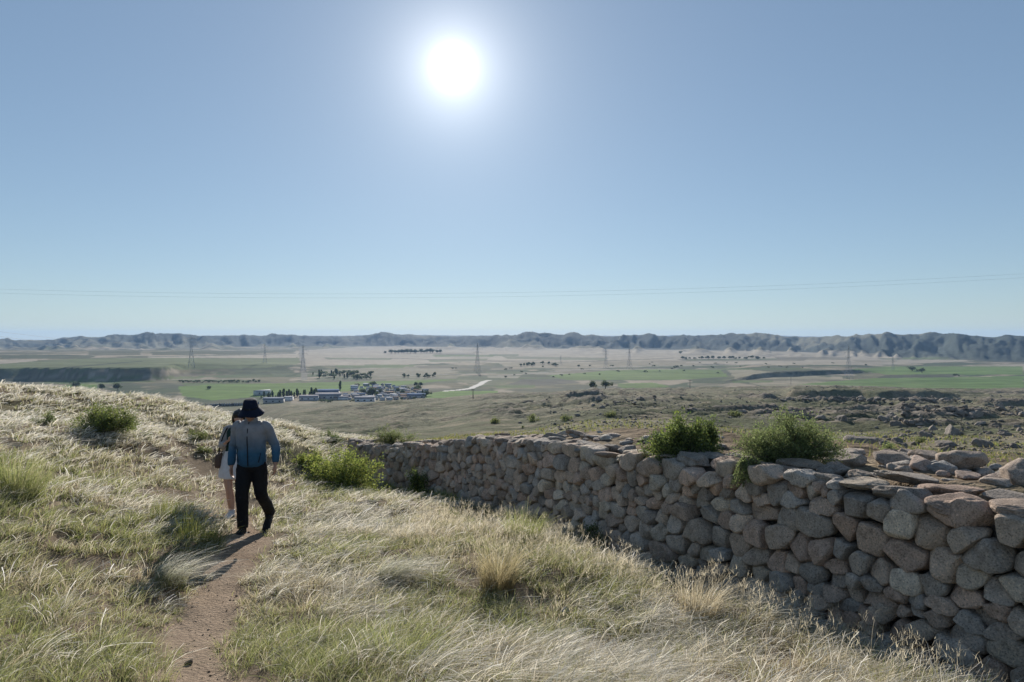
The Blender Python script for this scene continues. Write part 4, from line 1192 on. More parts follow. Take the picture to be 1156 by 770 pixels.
def tufts(n_t, r0, r1, rows, per):
    x, y = scatter(n_t, r0, r1)
    ok, pf, ps, d, pdist = region(x, y)
    x, y, pf, ps, d, pdist = x[ok], y[ok], pf[ok], ps[ok], d[ok], pdist[ok]
    n = len(x); u = rng.uniform(0, 1, n)
    size = np.exp(rng.normal(0, 0.32, n)) * (0.62 + 0.55 * sm(0.25, 0.9, pdist)) * (0.55 + 0.9 * fbm(x / 1.1, y / 1.1, 151, 2))
    gcol = fbm(x / 3, y / 3, 161, 3)
    kf = u < pf; kd = (~kf) & (rng.uniform(0, 1, n) < ps); kg = ~(kf | kd)
    def grow(mask, mult, hm, hs, lean0, lean1, wind, cr, ct, w, out, curl=2.0, wtip=0.25, spread=0.075):
        i = np.repeat(np.nonzero(mask)[0], max(1, int(per * mult)))
        m = len(i)
        if not m: return
        a = rng.uniform(0, 2 * math.pi, m); rr = spread * size[i] * np.sqrt(rng.uniform(0, 1, m))
        bx = x[i] + rr * np.cos(a); by = y[i] + rr * np.sin(a)
        r = np.hypot(bx, by)
        H = np.clip(np.clip(rng.normal(hm, hs, m), 0.03, 0.7) * size[i], 0.025, 1.55 * hm)
        lean = rng.uniform(lean0, lean1, m)
        ld = np.stack([np.cos(a), np.sin(a)], 1) * (1 - wind) + WIND * wind + rng.normal(0, 0.22, (m, 2))
        ld /= np.linalg.norm(ld, axis=1)[:, None] + 1e-6
        wd = np.maximum(w, 0.00078 * r) * rng.uniform(0.7, 1.3, m)
        base = np.stack([bx, by, np.zeros(m)], 1)
        base[:, 2] = gzc[i] - 0.012
        out.add(*blades(base, H, lean, ld, wd, cr(m, i), ct(m, i), rows, curl, wtip))
    gzc = ground_z(x, y); rgt = sm(0.3, 2.2, x)
    dry_mix = lambda m, i, A, B: np.where((rng.uniform(0, 1, m) < np.clip(2.4 * (gcol[i] - 0.50) + 0.22 * rgt[i], 0.02, 0.8))[:, None], A, B)
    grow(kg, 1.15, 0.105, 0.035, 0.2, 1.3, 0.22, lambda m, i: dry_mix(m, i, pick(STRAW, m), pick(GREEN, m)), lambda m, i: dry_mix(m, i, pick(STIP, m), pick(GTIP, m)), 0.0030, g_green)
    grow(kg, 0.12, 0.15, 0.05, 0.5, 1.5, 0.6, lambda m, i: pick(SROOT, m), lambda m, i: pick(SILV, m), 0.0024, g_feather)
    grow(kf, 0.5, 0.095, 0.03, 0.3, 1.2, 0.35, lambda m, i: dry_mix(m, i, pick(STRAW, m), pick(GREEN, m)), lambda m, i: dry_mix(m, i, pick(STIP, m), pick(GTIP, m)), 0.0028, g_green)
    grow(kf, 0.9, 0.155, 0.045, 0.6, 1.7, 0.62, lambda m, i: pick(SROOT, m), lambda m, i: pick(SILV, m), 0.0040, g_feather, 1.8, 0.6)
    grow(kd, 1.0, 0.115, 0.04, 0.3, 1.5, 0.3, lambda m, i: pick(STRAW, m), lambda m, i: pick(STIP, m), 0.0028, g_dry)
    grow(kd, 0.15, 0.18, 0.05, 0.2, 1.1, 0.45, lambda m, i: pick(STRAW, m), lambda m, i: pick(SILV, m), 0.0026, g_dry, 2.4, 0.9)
tufts(1900, 1.6, 4.0, 5, 34)
tufts(6400, 4.0, 9.5, 5, 30)
tufts(8600, 9.5, 26, 4, 22)
tufts(900, 26, 36, 3, 16)
# single blades between the tufts, fallen straw on the soil
def singles(n, r0, r1, rows, hm, out, cr, ct, flat=False, k=-0.6):
    x, y = scatter(n, r0, r1, k)
    ok, pf, ps, d, pdist = region(x, y)
    x, y = x[ok], y[ok]; m = len(x); r = np.hypot(x, y)
    a = rng.uniform(0, 2 * math.pi, m)
    ld = np.stack([np.cos(a), np.sin(a)], 1) * 0.7 + WIND * 0.3
    z = ground_z(x, y)
    H = np.clip(rng.normal(hm, hm * 0.3, m), 0.02, 1)
    lean = rng.uniform(1.5, 4.0, m) if flat else rng.uniform(0.2, 1.3, m)
    if flat: H = H * 0.3
    out.add(*blades(np.stack([x, y, z - 0.004], 1), H, np.minimum(lean, 2.4), ld, np.maximum(0.0026, 0.0007 * r) * rng.uniform(0.7, 1.4, m), cr(m), ct(m), rows, 1.2 if flat else 2.0))
singles(60000, 1.6, 12, 4, 0.09, g_green, lambda m: pick(GREEN + STRAW, m), lambda m: pick(GTIP + STIP, m))
singles(55000, 1.6, 14, 3, 0.10, g_litter, lambda m: pick(STRAW, m) * 0.9, lambda m: pick(STIP + SILV[:1], m) * 0.9, True)
singles(26000, 12, 30, 3, 0.11, g_green, lambda m: pick(GREEN + STRAW, m), lambda m: pick(GTIP + STIP, m))
singles(30000, 9, 30, 3, 0.14, g_feather, lambda m: pick(SROOT, m), lambda m: pick(SILV, m))
# tall dry stalks with seed heads before the wall
m = 5000
x = rng.uniform(-1.5, 3.3, m); y = rng.uniform(4.2, 11.5, m)
d = wall_d(x, y)
keep = (d < -0.45) & (d > -2.2 - 0.1 * y) & (fbm(x * 1.3, y * 1.3, 171, 2) > 0.42)
x, y = x[keep], y[keep]; m = len(x); z = ground_z(x, y)
H = np.clip(rng.normal(0.25, 0.08, m), 0.10, 0.42); a = rng.uniform(0, 6.28, m)
ld = np.stack([np.cos(a), np.sin(a)], 1) * 0.6 + WIND * 0.4; ln = rng.uniform(0.1, 0.75, m)
g_dry.add(*blades(np.stack([x, y, z], 1), H, ln, ld, np.full(m, 0.0022), pick(STRAW, m), pick(STIP, m), 5, 2.4, 0.7))
hx = x + ld[:, 0] * ln * H; hy = y + ld[:, 1] * ln * H; hz_ = z + H * (1 - 0.38 * ln) - 0.02
k5 = np.repeat(np.arange(m), 7)
hb = np.stack([hx[k5], hy[k5], hz_[k5]], 1) + rng.normal(0, 0.012, (m * 7, 3)) * np.array([1, 1, 2.4])
a = rng.uniform(0, 6.28, m * 7)
g_dry.add(*blades(hb, rng.uniform(0.03, 0.07, m * 7), rng.uniform(0.2, 1.0, m * 7), np.stack([np.cos(a), np.sin(a)], 1), np.full(m * 7, 0.0034), pick(STIP, m * 7), pick(STIP, m * 7), 3))
# green growth in the shade along the wall's foot
m = 9000
ss_ = rng.uniform(1.5, WL - 0.5, m); dd_ = np.abs(rng.normal(0, 0.35, m)) + 0.05
p3 = w_map(ss_, np.full(m, -9.0), dd_); p3[:, :2] = np.stack(w_pt(ss_)[:2], 1) + np.stack([-w_pt(ss_)[3], w_pt(ss_)[2]], 1) * dd_[:, None]
keep = fbm(p3[:, 0] * 1.2, p3[:, 1] * 1.2, 181, 2) > 0.40
x, y = p3[keep, 0], p3[keep, 1]; m = len(x); z = ground_z(x, y); a = rng.uniform(0, 6.28, m)
g_green.add(*blades(np.stack([x, y, z], 1), np.clip(rng.normal(0.16, 0.07, m), 0.05, 0.4), rng.uniform(0.1, 0.9, m), np.stack([np.cos(a), np.sin(a)], 1), np.maximum(0.0035, 0.0008 * np.hypot(x, y)), pick(GREEN, m), pick(GTIP[:2], m), 4))
tag(g_green.build('green_grass'), kind='stuff')
tag(g_feather.build('feather_grass'), kind='stuff')
tag(g_dry.build('dry_grass'), kind='stuff')
tag(g_litter.build('straw_litter_grass'), kind='stuff')
# thin grass on the hillside beyond the wall
g_hill = GB()
x, y = scatter(26000, 9, 60, 0.2, 46)
d = wall_d(x, y); keep = (((d > 2.2) & (y > 4)) | (y > 26)) & (x > -6) & (fbm(x / 3, y / 3, 191, 3) > 0.42)
x, y = x[keep], y[keep]; m = len(x); r = np.hypot(x, y); a = rng.uniform(0, 6.28, m)
g_hill.add(*blades(np.stack([x, y, ground_z(x, y)], 1), rng.uniform(0.04, 0.12, m) * (1 + r / 60), rng.uniform(0.2, 1.0, m), np.stack([np.cos(a), np.sin(a)], 1), 0.0013 * r, pick(GREEN + STRAW[2:], m), pick(GREEN + STRAW[2:], m), 3))
tag(g_hill.build('hillside_grass'), kind='stuff')

# grass tufts that stand out
def big_tuft(px_, py_, H, n, spread, wind, lean, cr, ct, label, p=None, w=0.0035):
    p = p or at(px_, py_)
    a = rng.uniform(0, 6.28, n); rr = spread * np.sqrt(rng.uniform(0, 1, n))
    x = p.x + rr * np.cos(a); y = p.y + rr * np.sin(a)
    ld = np.stack([np.cos(a), np.sin(a)], 1) * (1 - wind) + WIND * wind + rng.normal(0, 0.15, (n, 2))
    g = GB()
    g.add(*blades(np.stack([x, y, ground_z(x, y) - 0.01], 1), np.clip(rng.normal(H, H * 0.22, n), 0.05, 1), rng.uniform(lean[0], lean[1], n), ld, np.full(n, w) * rng.uniform(0.7, 1.3, n), pick(cr, n), pick(ct, n), 6, 2.0, 0.45))
    tag(g.build('grass_tuft', loc=tuple(p)), label, 'grass tuft')
GOLD = [(0.28, 0.215, 0.10), (0.33, 0.26, 0.13)]; GOLDT = [(0.48, 0.41, 0.24), (0.44, 0.38, 0.22)]
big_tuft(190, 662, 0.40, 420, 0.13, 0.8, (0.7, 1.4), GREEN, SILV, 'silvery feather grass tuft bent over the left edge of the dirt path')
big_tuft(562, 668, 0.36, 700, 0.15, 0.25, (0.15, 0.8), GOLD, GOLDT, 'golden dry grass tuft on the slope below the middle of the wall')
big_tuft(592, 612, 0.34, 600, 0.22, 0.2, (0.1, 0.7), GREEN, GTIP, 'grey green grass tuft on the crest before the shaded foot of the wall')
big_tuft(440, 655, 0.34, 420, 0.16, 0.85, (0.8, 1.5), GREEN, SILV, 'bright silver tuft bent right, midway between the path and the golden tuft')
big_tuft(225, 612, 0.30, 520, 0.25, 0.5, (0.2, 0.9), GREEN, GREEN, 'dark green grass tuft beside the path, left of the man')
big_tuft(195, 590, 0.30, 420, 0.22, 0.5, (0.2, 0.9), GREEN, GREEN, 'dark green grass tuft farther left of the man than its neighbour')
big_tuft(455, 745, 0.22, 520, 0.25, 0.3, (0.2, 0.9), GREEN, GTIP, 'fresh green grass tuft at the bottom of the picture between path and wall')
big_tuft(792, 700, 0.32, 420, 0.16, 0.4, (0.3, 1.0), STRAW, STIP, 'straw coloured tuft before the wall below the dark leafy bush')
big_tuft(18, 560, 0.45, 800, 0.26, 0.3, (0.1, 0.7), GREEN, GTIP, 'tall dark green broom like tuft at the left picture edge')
# ------------------------------------------------------------------ bushes
m_leaf = leaf_mat("bush leaves", 0.55)
m_twig = simple_mat("twigs", (0.13, 0.10, 0.075), nscale=30)
def bush(p, rx, ry, h, label, cols, stems=26, twigs=16, leaves=22, leaf=0.022, asp=0.5, group=None, up=0.5, droop=0.0, skew=(0, 0), fill=1.0, name='bush'):
    p = np.array(p, float)
    st = MB(); LV = []; LD = []
    for k in range(stems):
        a = random.uniform(0, 6.283); el = math.asin(random.uniform(0.05, 1.0)); q = random.uniform(0.6, 1.0)
        e = np.array([math.cos(a) * math.cos(el) * rx, math.sin(a) * math.cos(el) * ry, math.sin(el) * h]) * q + np.array([skew[0], skew[1], 0]) * math.sin(el)
        b = np.array([random.gauss(0, rx * 0.10), random.gauss(0, ry * 0.10), -0.03])
        mid = b * 0.5 + e * 0.5 + np.array([0, 0, h * 0.16 * up])
        t = np.linspace(0, 1, 7)[:, None]
        P = b * (1 - t) ** 2 + 2 * mid * t * (1 - t) + e * t ** 2 + rng.normal(0, 0.008, (7, 3))
        P[:, 2] -= droop * t[:, 0] ** 2 * h
        st.tube(P, np.linspace(0.0075, 0.002, 7) * (0.6 + h), 5)
        for j in range(twigs):
            u = random.uniform(0.28, 1.0); i = min(5, int(u * 6)); f = u * 6 - i
            o = P[i] * (1 - f) + P[i + 1] * f
            tn = P[i + 1] - P[i]; tn /= np.linalg.norm(tn) + 1e-9
            dr = tn * 0.6 + rng.normal(0, 0.75, 3) + np.array([0, 0, 0.25 - droop]); dr /= np.linalg.norm(dr)
            L = random.uniform(0.10, 0.26) * (rx + h) * 0.75
            if random.random() < 0.35: st.tube([o, o + dr * L * 0.5, o + dr * L], [0.0022, 0.0016, 0.0008], 3)
            m = max(2, int(leaves * fill * random.uniform(0.5, 1.3)))
            s_ = rng.uniform(0.1, 1.08, m)
            pos = o + dr * (s_ * L)[:, None] + rng.normal(0, leaf * 0.75, (m, 3))
            LV.append(pos); LD.append(dr * 0.7 + rng.normal(0, 0.6, (m, 3)))
    P = np.vstack(LV); D = np.vstack(LD); D /= np.linalg.norm(D, axis=1)[:, None]
    ok = P[:, 2] > -0.10 - 2.0 * (droop > 0); P, D = P[ok], D[ok]; n = len(P)
    S = np.cross(D, rng.normal(size=(n, 3))); S /= np.linalg.norm(S, axis=1)[:, None] + 1e-9
    ls = (leaf * rng.uniform(0.6, 1.35, n))[:, None]
    V = np.stack([P, P + D * ls * 0.55 + S * ls * asp * 0.5, P + D * ls * 1.1, P + D * ls * 0.55 - S * ls * asp * 0.5], 1).reshape(-1, 3)
    cl = np.array(cols)[rng.integers(0, len(cols), n)] * rng.uniform(0.7, 1.3, (n, 1))
    o = link(name, np_mesh('stems', np.vstack(st.V), [np.vstack(f) for f in st.F.values()], np.vstack(st.C), True, [m_twig]), loc=tuple(p))
    link('foliage', np_mesh('foliage', V, np.arange(4 * n).reshape(n, 4), np.repeat(np.clip(cl, 0.01, 1), 4, 0), False, [m_leaf]), o)
    return tag(o, label, 'bush', group)
def gp(px_, Y_, dz=0.0): x = wx(px_) * Y_; return (x, Y_, gz(x, Y_) + dz)
DG = [(0.08, 0.115, 0.035), (0.10, 0.14, 0.04), (0.14, 0.18, 0.05)]
YG = [(0.28, 0.32, 0.07), (0.22, 0.27, 0.06), (0.35, 0.37, 0.10), (0.14, 0.19, 0.045)]
LG = [(0.19, 0.235, 0.085), (0.25, 0.29, 0.12), (0.15, 0.19, 0.07)]
OL = [(0.17, 0.20, 0.07), (0.21, 0.22, 0.09), (0.14, 0.17, 0.06)]
bush(tuple(at(119, 490)), 0.70, 0.55, 0.60, 'largest dense dark green bush on the left grass slope', DG + YG[:2] + OL, 40, 22, 20, 0.028)
bush(tuple(at(48, 480)), 0.28, 0.2, 0.28, 'small dark green bush left of the largest slope bush', DG, 14, 12, 14, 0.022)
bush(tuple(at(222, 497)), 0.32, 0.25, 0.24, 'small olive bush on the slope left of the two walkers', OL, 14, 12, 14, 0.026)
bush(tuple(at(226, 511)), 0.26, 0.2, 0.13, 'low spreading olive shrub just below the small olive bush', OL, 10, 10, 14, 0.026)
bush(tuple(at(160, 495)), 0.22, 0.2, 0.12, 'low grey green shrub at the right foot of the largest slope bush', OL, 10, 10, 12, 0.024)
bush(gp(388, 14.6, -0.05), 0.98, 0.75, 1.08, 'big yellow green bush in front of the far end of the wall', YG, 44, 22, 20, 0.036, 0.6)
bush(gp(348, 15.2, 0), 0.40, 0.35, 0.46, 'low yellow green shrub at the left foot of the big yellow green bush', YG, 18, 14, 14, 0.034, 0.6)
bush(gp(371, 18.9, -0.05), 0.46, 0.35, 0.36, 'small dark rounded bush on the far left end of the wall', DG, 22, 14, 16, 0.028)
x_ = gp(441, 17.2); bush((x_[0], x_[1] + 0.3, float(np.interp(17.0, TOPY, TOPZ)) - 0.08), 0.68, 0.35, 0.52, 'loose grey green bush growing on the far part of the wall top', OL + LG, 26, 16, 14, 0.028)
bush(gp(471, 14.45, -0.05), 0.26, 0.24, 0.72, 'upright dark green bush against the far part of the wall', DG + YG[:1], 24, 16, 18, 0.028, 0.6)
def on_wall(px_, Y_, dz): return (wx(px_) * Y_, Y_, float(np.interp(Y_, TOPY, TOPZ)) + dz)
bush(on_wall(768, 8.55, -0.02), 0.44, 0.3, 0.56, 'dense dark leafy bush with arching sprays on the middle of the wall top', DG + LG[:1] + YG[1:2], 40, 22, 22, 0.034, 0.42, droop=0.12)
bush(on_wall(797, 8.7, 0.0), 0.16, 0.16, 0.50, 'narrow upright leafy shoot growing behind the dense dark bush', DG + LG[:1], 12, 20, 22, 0.032, 0.42)
bush(on_wall(893, 7.5, -0.04), 0.64, 0.42, 0.58, 'large airy light green bush on the wall top', LG, 54, 30, 30, 0.019, 0.5)
bush(on_wall(846, 7.22, 0.10), 0.20, 0.12, 0.13, 'trailing light green plant hanging down over the wall face', LG, 20, 20, 20, 0.018, 0.5, droop=2.4, skew=(-0.10, -0.24), up=1.5, name='trailing_plant')
bush(gp(1003, 9.2, 0), 0.16, 0.14, 0.14, 'small bright green plant between the stones right of the airy bush', LG, 10, 12, 14, 0.02)
_s700 = float(np.interp(-9.05, -CY, CS)) if False else float(CS[np.argmin(np.abs(CX / CY - wx(698)))])
p_ = w_map(np.array([_s700]), np.array([-3.0]), np.array([0.35]))[0]
bush((p_[0], p_[1], gz(p_[0], p_[1]) - 0.03), 0.32, 0.25, 0.42, 'dark green bush in the shade at the foot of the wall', DG, 18, 14, 16, 0.028)
p_ = w_map(np.array([_s700 + 1.2]), np.array([-3.0]), np.array([0.45]))[0]
bush((p_[0], p_[1], gz(p_[0], p_[1]) - 0.03), 0.40, 0.25, 0.24, 'low dark green shrub in the shade left of the dark bush at the wall foot', DG, 16, 12, 14, 0.026)
bush(tuple(at(590, 483, 14)), 0.18, 0.16, 0.24, 'small bright green shrub standing alone just beyond the wall', LG, 10, 12, 12, 0.03)
for px_, py_ in ((602, 476), (640, 474), (560, 478), (690, 470), (830, 470), (1040, 500)):
    p_ = at(px_, py_, 16); w_ = 9 / FPX * p_.y
    bush(tuple(p_), w_, w_, w_ * 0.7, 'low dull green shrub on the hillside beyond the wall', OL, 8, 8, 10, w_ * 0.14, 0.7, group='low shrubs on the hillside')
# ------------------------------------------------------------------ the two walkers
def loft(mb, pts, rx, ry=None, ref=(1, 0, 0), n=20):
    pts = np.asarray(pts, float); k = len(pts)
    rx = np.broadcast_to(np.asarray(rx, float), (k,)); ry = rx if ry is None else np.broadcast_to(np.asarray(ry, float), (k,))
    # refine along the path
    t = np.arange(k); tt = np.linspace(0, k - 1, (k - 1) * 5 + 1)
    def cr(v):
        out = []
        for q in tt:
            i = min(int(q), k - 2); f = q - i
            p0, p1, p2, p3 = v[max(i - 1, 0)], v[i], v[i + 1], v[min(i + 2, k - 1)]
            out.append(0.5 * (2 * p1 + (p2 - p0) * f + (2 * p0 - 5 * p1 + 4 * p2 - p3) * f * f + (3 * p1 - p0 - 3 * p2 + p3) * f ** 3))
        return np.array(out)
    P = cr(pts); RX = np.maximum(cr(rx), 0.003); RY = np.maximum(cr(ry), 0.003)
    T = np.gradient(P, axis=0); T /= np.linalg.norm(T, axis=1)[:, None] + 1e-9
    ref = np.array(ref, float)
    U = ref - T * (T @ ref)[:, None]; U /= np.linalg.norm(U, axis=1)[:, None] + 1e-9
    W = np.cross(T, U)
    a = np.arange(n) * 2 * math.pi / n
    V = P[:, None] + U[:, None] * (RX[:, None] * np.cos(a))[..., None] + W[:, None] * (RY[:, None] * np.sin(a))[..., None]
    m = len(P); idx = np.arange(m * n).reshape(m, n); nx_ = np.roll(idx, -1, 1)
    q = np.stack([idx[:-1], nx_[:-1], nx_[1:], idx[1:]], -1).reshape(-1, 4)
    V = np.vstack([V.reshape(-1, 3), P[:1] - T[:1] * min(RX[0], RY[0]) * 0.4, P[-1:] + T[-1:] * min(RX[-1], RY[-1]) * 0.4])
    t0 = np.stack([np.full(n, m * n), nx_[0], idx[0]], 1); t1 = np.stack([np.full(n, m * n + 1), idx[-1], nx_[-1]], 1)
    mb.add(V, [q, np.vstack([t0, t1])])
def ball(mb, c_, r, n=16):
    c_ = np.array(c_, float); r = np.broadcast_to(np.asarray(r, float), (3,))
    zs = np.linspace(-0.98, 0.98, 9)
    loft(mb, [c_ + np.array([0, 0, r[2] * z]) for z in zs], [r[0] * math.sqrt(1 - z * z) for z in zs], [r[1] * math.sqrt(1 - z * z) for z in zs], n=n)
def fuse(mb, name, mat, voxel, smooth=4, folds=None, parent=None, cut=None, colr=None):
    """one continuous surface from overlapping lofts"""
    me = mb.mesh(name, None)
    o = bpy.data.objects.new('tmp', me); col.objects.link(o)
    r = o.modifiers.new('r', 'REMESH'); r.mode = 'VOXEL'; r.voxel_size = voxel
    s = o.modifiers.new('s', 'SMOOTH'); s.iterations = smooth; s.factor = 0.5
    dg = bpy.context.evaluated_depsgraph_get()
    ev = bpy.data.meshes.new_from_object(o.evaluated_get(dg))
    n = len(ev.vertices); V = np.empty(n * 3, np.float32); ev.vertices.foreach_get('co', V); V = V.reshape(-1, 3).astype(float)
    Nn = np.empty(n * 3, np.float32); ev.vertices.foreach_get('normal', Nn); Nn = Nn.reshape(-1, 3)
    F = np.array([list(p.vertices) for p in ev.polygons if len(p.vertices) == 4])
    bpy.data.objects.remove(o); bpy.data.meshes.remove(me); bpy.data.meshes.remove(ev)
    if folds:
        for sc_, amp, st in folds:
            V = V + Nn * ((fbm3(V * np.array(st) * sc_ + 5, 11, 3) - 0.5) * amp)[:, None]
    return link(name, np_mesh(name, V, F, None if colr is None else colr(V), True, [mat]), parent)
def hand(mb, wrist, direction, side, s=1.0):
    """palm, four bent fingers of unequal length and a thumb from the side"""
    w = np.array(wrist); d = np.array(direction, float); d /= np.linalg.norm(d)
    f = np.array([0, -1.0, 0]); f -= d * (f @ d); f /= np.linalg.norm(f)           # towards the thumb
    c_ = np.cross(d, f) * side                                                      # palm side
    loft(mb, [w - d * 0.02, w + d * 0.03 * s, w + d * 0.075 * s, w + d * 0.095 * s], [0.026, 0.036, 0.042, 0.036], [0.020, 0.017, 0.016, 0.013], ref=f)
    for k, (off, L) in enumerate(((0.030, 0.068), (0.010, 0.076), (-0.010, 0.071), (-0.029, 0.056))):
        b = w + d * 0.085 * s + f * off * s
        e1 = b + (d * 0.9 - c_ * 0.25) * L * 0.45 * s; e2 = e1 + (d * 0.8 - c_ * 0.6) * L * 0.32 * s; e3 = e2 + (d * 0.55 - c_ * 0.85) * L * 0.28 * s
        loft(mb, [b - d * 0.02, e1, e2, e3], [0.0095, 0.009, 0.0085, 0.0065], n=8)
    t = w + d * 0.025 * s + f * 0.028 * s
    loft(mb, [t, t + (d * 0.7 + f * 0.55) * 0.032, t + (d * 0.95 + f * 0.3 - c_ * 0.2) * 0.062], [0.013, 0.011, 0.0075], n=8)
def head(mb, c_, tilt, neck):
    """skull, jaw, nose, brow, lips and ears; tilt = how far the head is bowed (radians)"""
    hb = MB()
    ball(hb, (0, 0.012, 0.02), (0.078, 0.096, 0.098)); ball(hb, (0, -0.022, -0.045), (0.058, 0.066, 0.072))
    ball(hb, (0, -0.058, -0.092), (0.026, 0.022, 0.020))
    loft(hb, [(0, -0.078, 0.018), (0, -0.094, -0.012), (0, -0.100, -0.030), (0, -0.086, -0.040)], [0.009, 0.011, 0.015, 0.010], n=10)
    for sx in (-1, 1):
        ball(hb, (sx * 0.030, -0.072, 0.028), (0.022, 0.012, 0.008)); ball(hb, (sx * 0.029, -0.071, 0.008), (0.013, 0.010, 0.010))
        loft(hb, [(sx * 0.074, 0.012, 0.022), (sx * 0.086, 0.020, 0.014), (sx * 0.085, 0.016, -0.016), (sx * 0.074, 0.006, -0.030)], [0.010, 0.011, 0.010, 0.007], n=8)
    loft(hb, [(-0.022, -0.080, -0.066), (0, -0.087, -0.065), (0.022, -0.080, -0.066)], [0.004, 0.008, 0.004], n=8)
    V = np.vstack(hb.V); ca, sa = math.cos(tilt), math.sin(tilt)
    V = np.stack([V[:, 0], V[:, 1] * ca - V[:, 2] * -sa * -1 * -1, V[:, 2]], 1) if False else np.stack([V[:, 0], V[:, 1] * ca - V[:, 2] * sa * -1 * -1, V[:, 2] * ca + V[:, 1] * sa], 1)
    mb.add(V + np.array(c_), [np.vstack(f) for f in hb.F.values()])
    loft(mb, [neck, np.array(neck) * 0.4 + (np.array(c_) + np.array([0, 0.03, -0.05])) * 0.6, np.array(c_) + np.array([0, 0.025, -0.02])], [0.062, 0.056, 0.055])
def skin_mat(name, c_):
    m, t, o = new_mat(name)
    p = principled(t, o, mul(t, ramp(t, noise(t, 18, 4), [(0.3, (0.88, 0.86, 0.86)), (0.7, (1.06, 1.0, 1.0))]), c_), 0.55, 0.35)
    p.inputs['Subsurface Weight'].default_value = 0.08; p.inputs['Subsurface Radius'].default_value = (0.01, 0.004, 0.002)
    return m
m_skin = skin_mat("tanned skin", (0.40, 0.235, 0.165)); m_skin2 = skin_mat("fair skin", (0.50, 0.31, 0.23))
def cloth_mat(name, c_=None, grad=None, rough=0.85, fine=220):
    m, t, o = new_mat(name)
    if grad:
        tc = t.nodes.new("ShaderNodeTexCoord"); sp = t.nodes.new("ShaderNodeSeparateXYZ"); t.links.new(tc.outputs['Object'], sp.inputs[0])
        mr = t.nodes.new("ShaderNodeMapRange"); mr.inputs[1].default_value = grad[0]; mr.inputs[2].default_value = grad[1]; t.links.new(sp.outputs['Z'], mr.inputs[0])
        c_ = ramp(t, mr.outputs[0], grad[2])
    n1 = noise(t, fine, 2); n2 = noise(t, 9, 4)
    k = ramp(t, n2, [(0.3, (0.85,) * 3), (0.7, (1.1,) * 3)])
    principled(t, o, mul(t, k, c_), rough, 0.2, bump(t, n1, 0.25, 0.002))
    return m
# ---- the man in the hat: a dyed jacket fading from grey shoulders to blue hem
m_jacket = cloth_mat("dyed jacket", grad=(0.88, 1.50, [(0.0, (0.024, 0.075, 0.13)), (0.30, (0.035, 0.11, 0.19)), (0.55, (0.15, 0.185, 0.235)), (0.75, (0.27, 0.265, 0.28)), (1.0, (0.32, 0.31, 0.315))]), rough=0.7)
m_black = cloth_mat("black trousers", (0.012, 0.012, 0.014))
m_navy = cloth_mat("navy hat", (0.010, 0.014, 0.032))
m_shoe = cloth_mat("dark shoes", (0.014, 0.014, 0.015), rough=0.7)
m_sole = simple_mat("shoe sole", (0.05, 0.05, 0.05), 0.9)
Ym = 8.95; Pm = (wx(284) * Ym, Ym, gz(wx(284) * Ym, Ym) + 0.0)
zback = gz(wx(300) * 9.2, 9.2) - Pm[2]
bm_ = MB()
HEADC = (0.012, -0.085, 1.605)
head(bm_, HEADC, 0.45, (0.01, -0.01, 1.46))
loft(bm_, [(0, 0.01, 0.88), (0, 0, 1.05), (0, -0.01, 1.25), (0, -0.015, 1.40), (0, -0.01, 1.48)], [0.15, 0.14, 0.16, 0.16, 0.06], [0.10, 0.095, 0.105, 0.09, 0.055])
A1 = [(-0.185, -0.01, 1.405), (-0.235, 0.03, 1.20), (-0.262, 0.035, 1.12), (-0.255, -0.03, 0.98), (-0.245, -0.06, 0.885)]
A2 = [(0.190, -0.01, 1.405), (0.262, 0.04, 1.21), (0.295, 0.045, 1.13), (0.312, 0.005, 1.00), (0.313, -0.02, 0.915)]
for A in (A1, A2): loft(bm_, A, [0.048, 0.045, 0.04, 0.034, 0.026])
hand(bm_, A1[-1], (0.05, -0.15, -1), 1); hand(bm_, A2[-1], (0.0, -0.10, -1), -1)
L1 = [(-0.085, 0.0, 0.90), (-0.09, -0.06, 0.70), (-0.092, -0.10, 0.50), (-0.088, -0.09, 0.30), (-0.085, -0.10, 0.09)]
L2 = [(0.085, 0.01, 0.90), (0.105, 0.01, 0.70), (0.115, 0.03, 0.50), (0.10, 0.24, 0.36 + zback * .5), (0.085, 0.44, 0.20 + zback)]
for L in (L1, L2): loft(bm_, L, [0.085, 0.075, 0.052, 0.05, 0.036])
man = fuse(bm_, 'person', m_skin, 0.0065, 3)
man.location = Pm
tag(man, 'person in a navy bucket hat, grey to blue jacket and black trousers, walking head bowed', 'person')
jk = MB()
loft(jk, [(0, 0.005, 0.895), (0, 0.0, 0.96), (0, -0.005, 1.10), (0, -0.015, 1.27), (0, -0.02, 1.38), (0.0, -0.012, 1.44), (0.004, -0.01, 1.485), (0.006, -0.014, 1.52)],
     [0.180, 0.186, 0.184, 0.198, 0.196, 0.148, 0.086, 0.078], [0.130, 0.142, 0.135, 0.142, 0.132, 0.105, 0.080, 0.078])
for A, sx in ((A1, -1), (A2, 1)):
    loft(jk, [(sx * 0.10, -0.01, 1.415)] + A[:4] + [np.array(A[4]) * 0.75 + np.array(A[3]) * 0.25 + np.array([0, 0, 0.0])], [0.070, 0.070, 0.063, 0.058, 0.050, 0.042])
jacket = fuse(jk, 'jacket', m_jacket, 0.009, 4, [(5.0, 0.020, (1, 1, 2.2)), (13.0, 0.012, (0.8, 0.8, 1.6)), (32, 0.004, (1, 1, 1.3))], man)
zp = MB(); zp.tube([(0.004, -0.150, 0.91), (0.002, -0.152, 1.05), (0.0, -0.164, 1.25), (0.002, -0.150, 1.38), (0.004, -0.105, 1.47)], 0.006, 6); zp.build('zip', m_black, jacket)
for sx in (-1, 1):
    zp = MB(); zp.tube([(sx * 0.13, -0.118, 0.95), (sx * 0.155, -0.106, 1.07)], 0.005, 6); zp.build('pocket_zip', m_black, jacket)
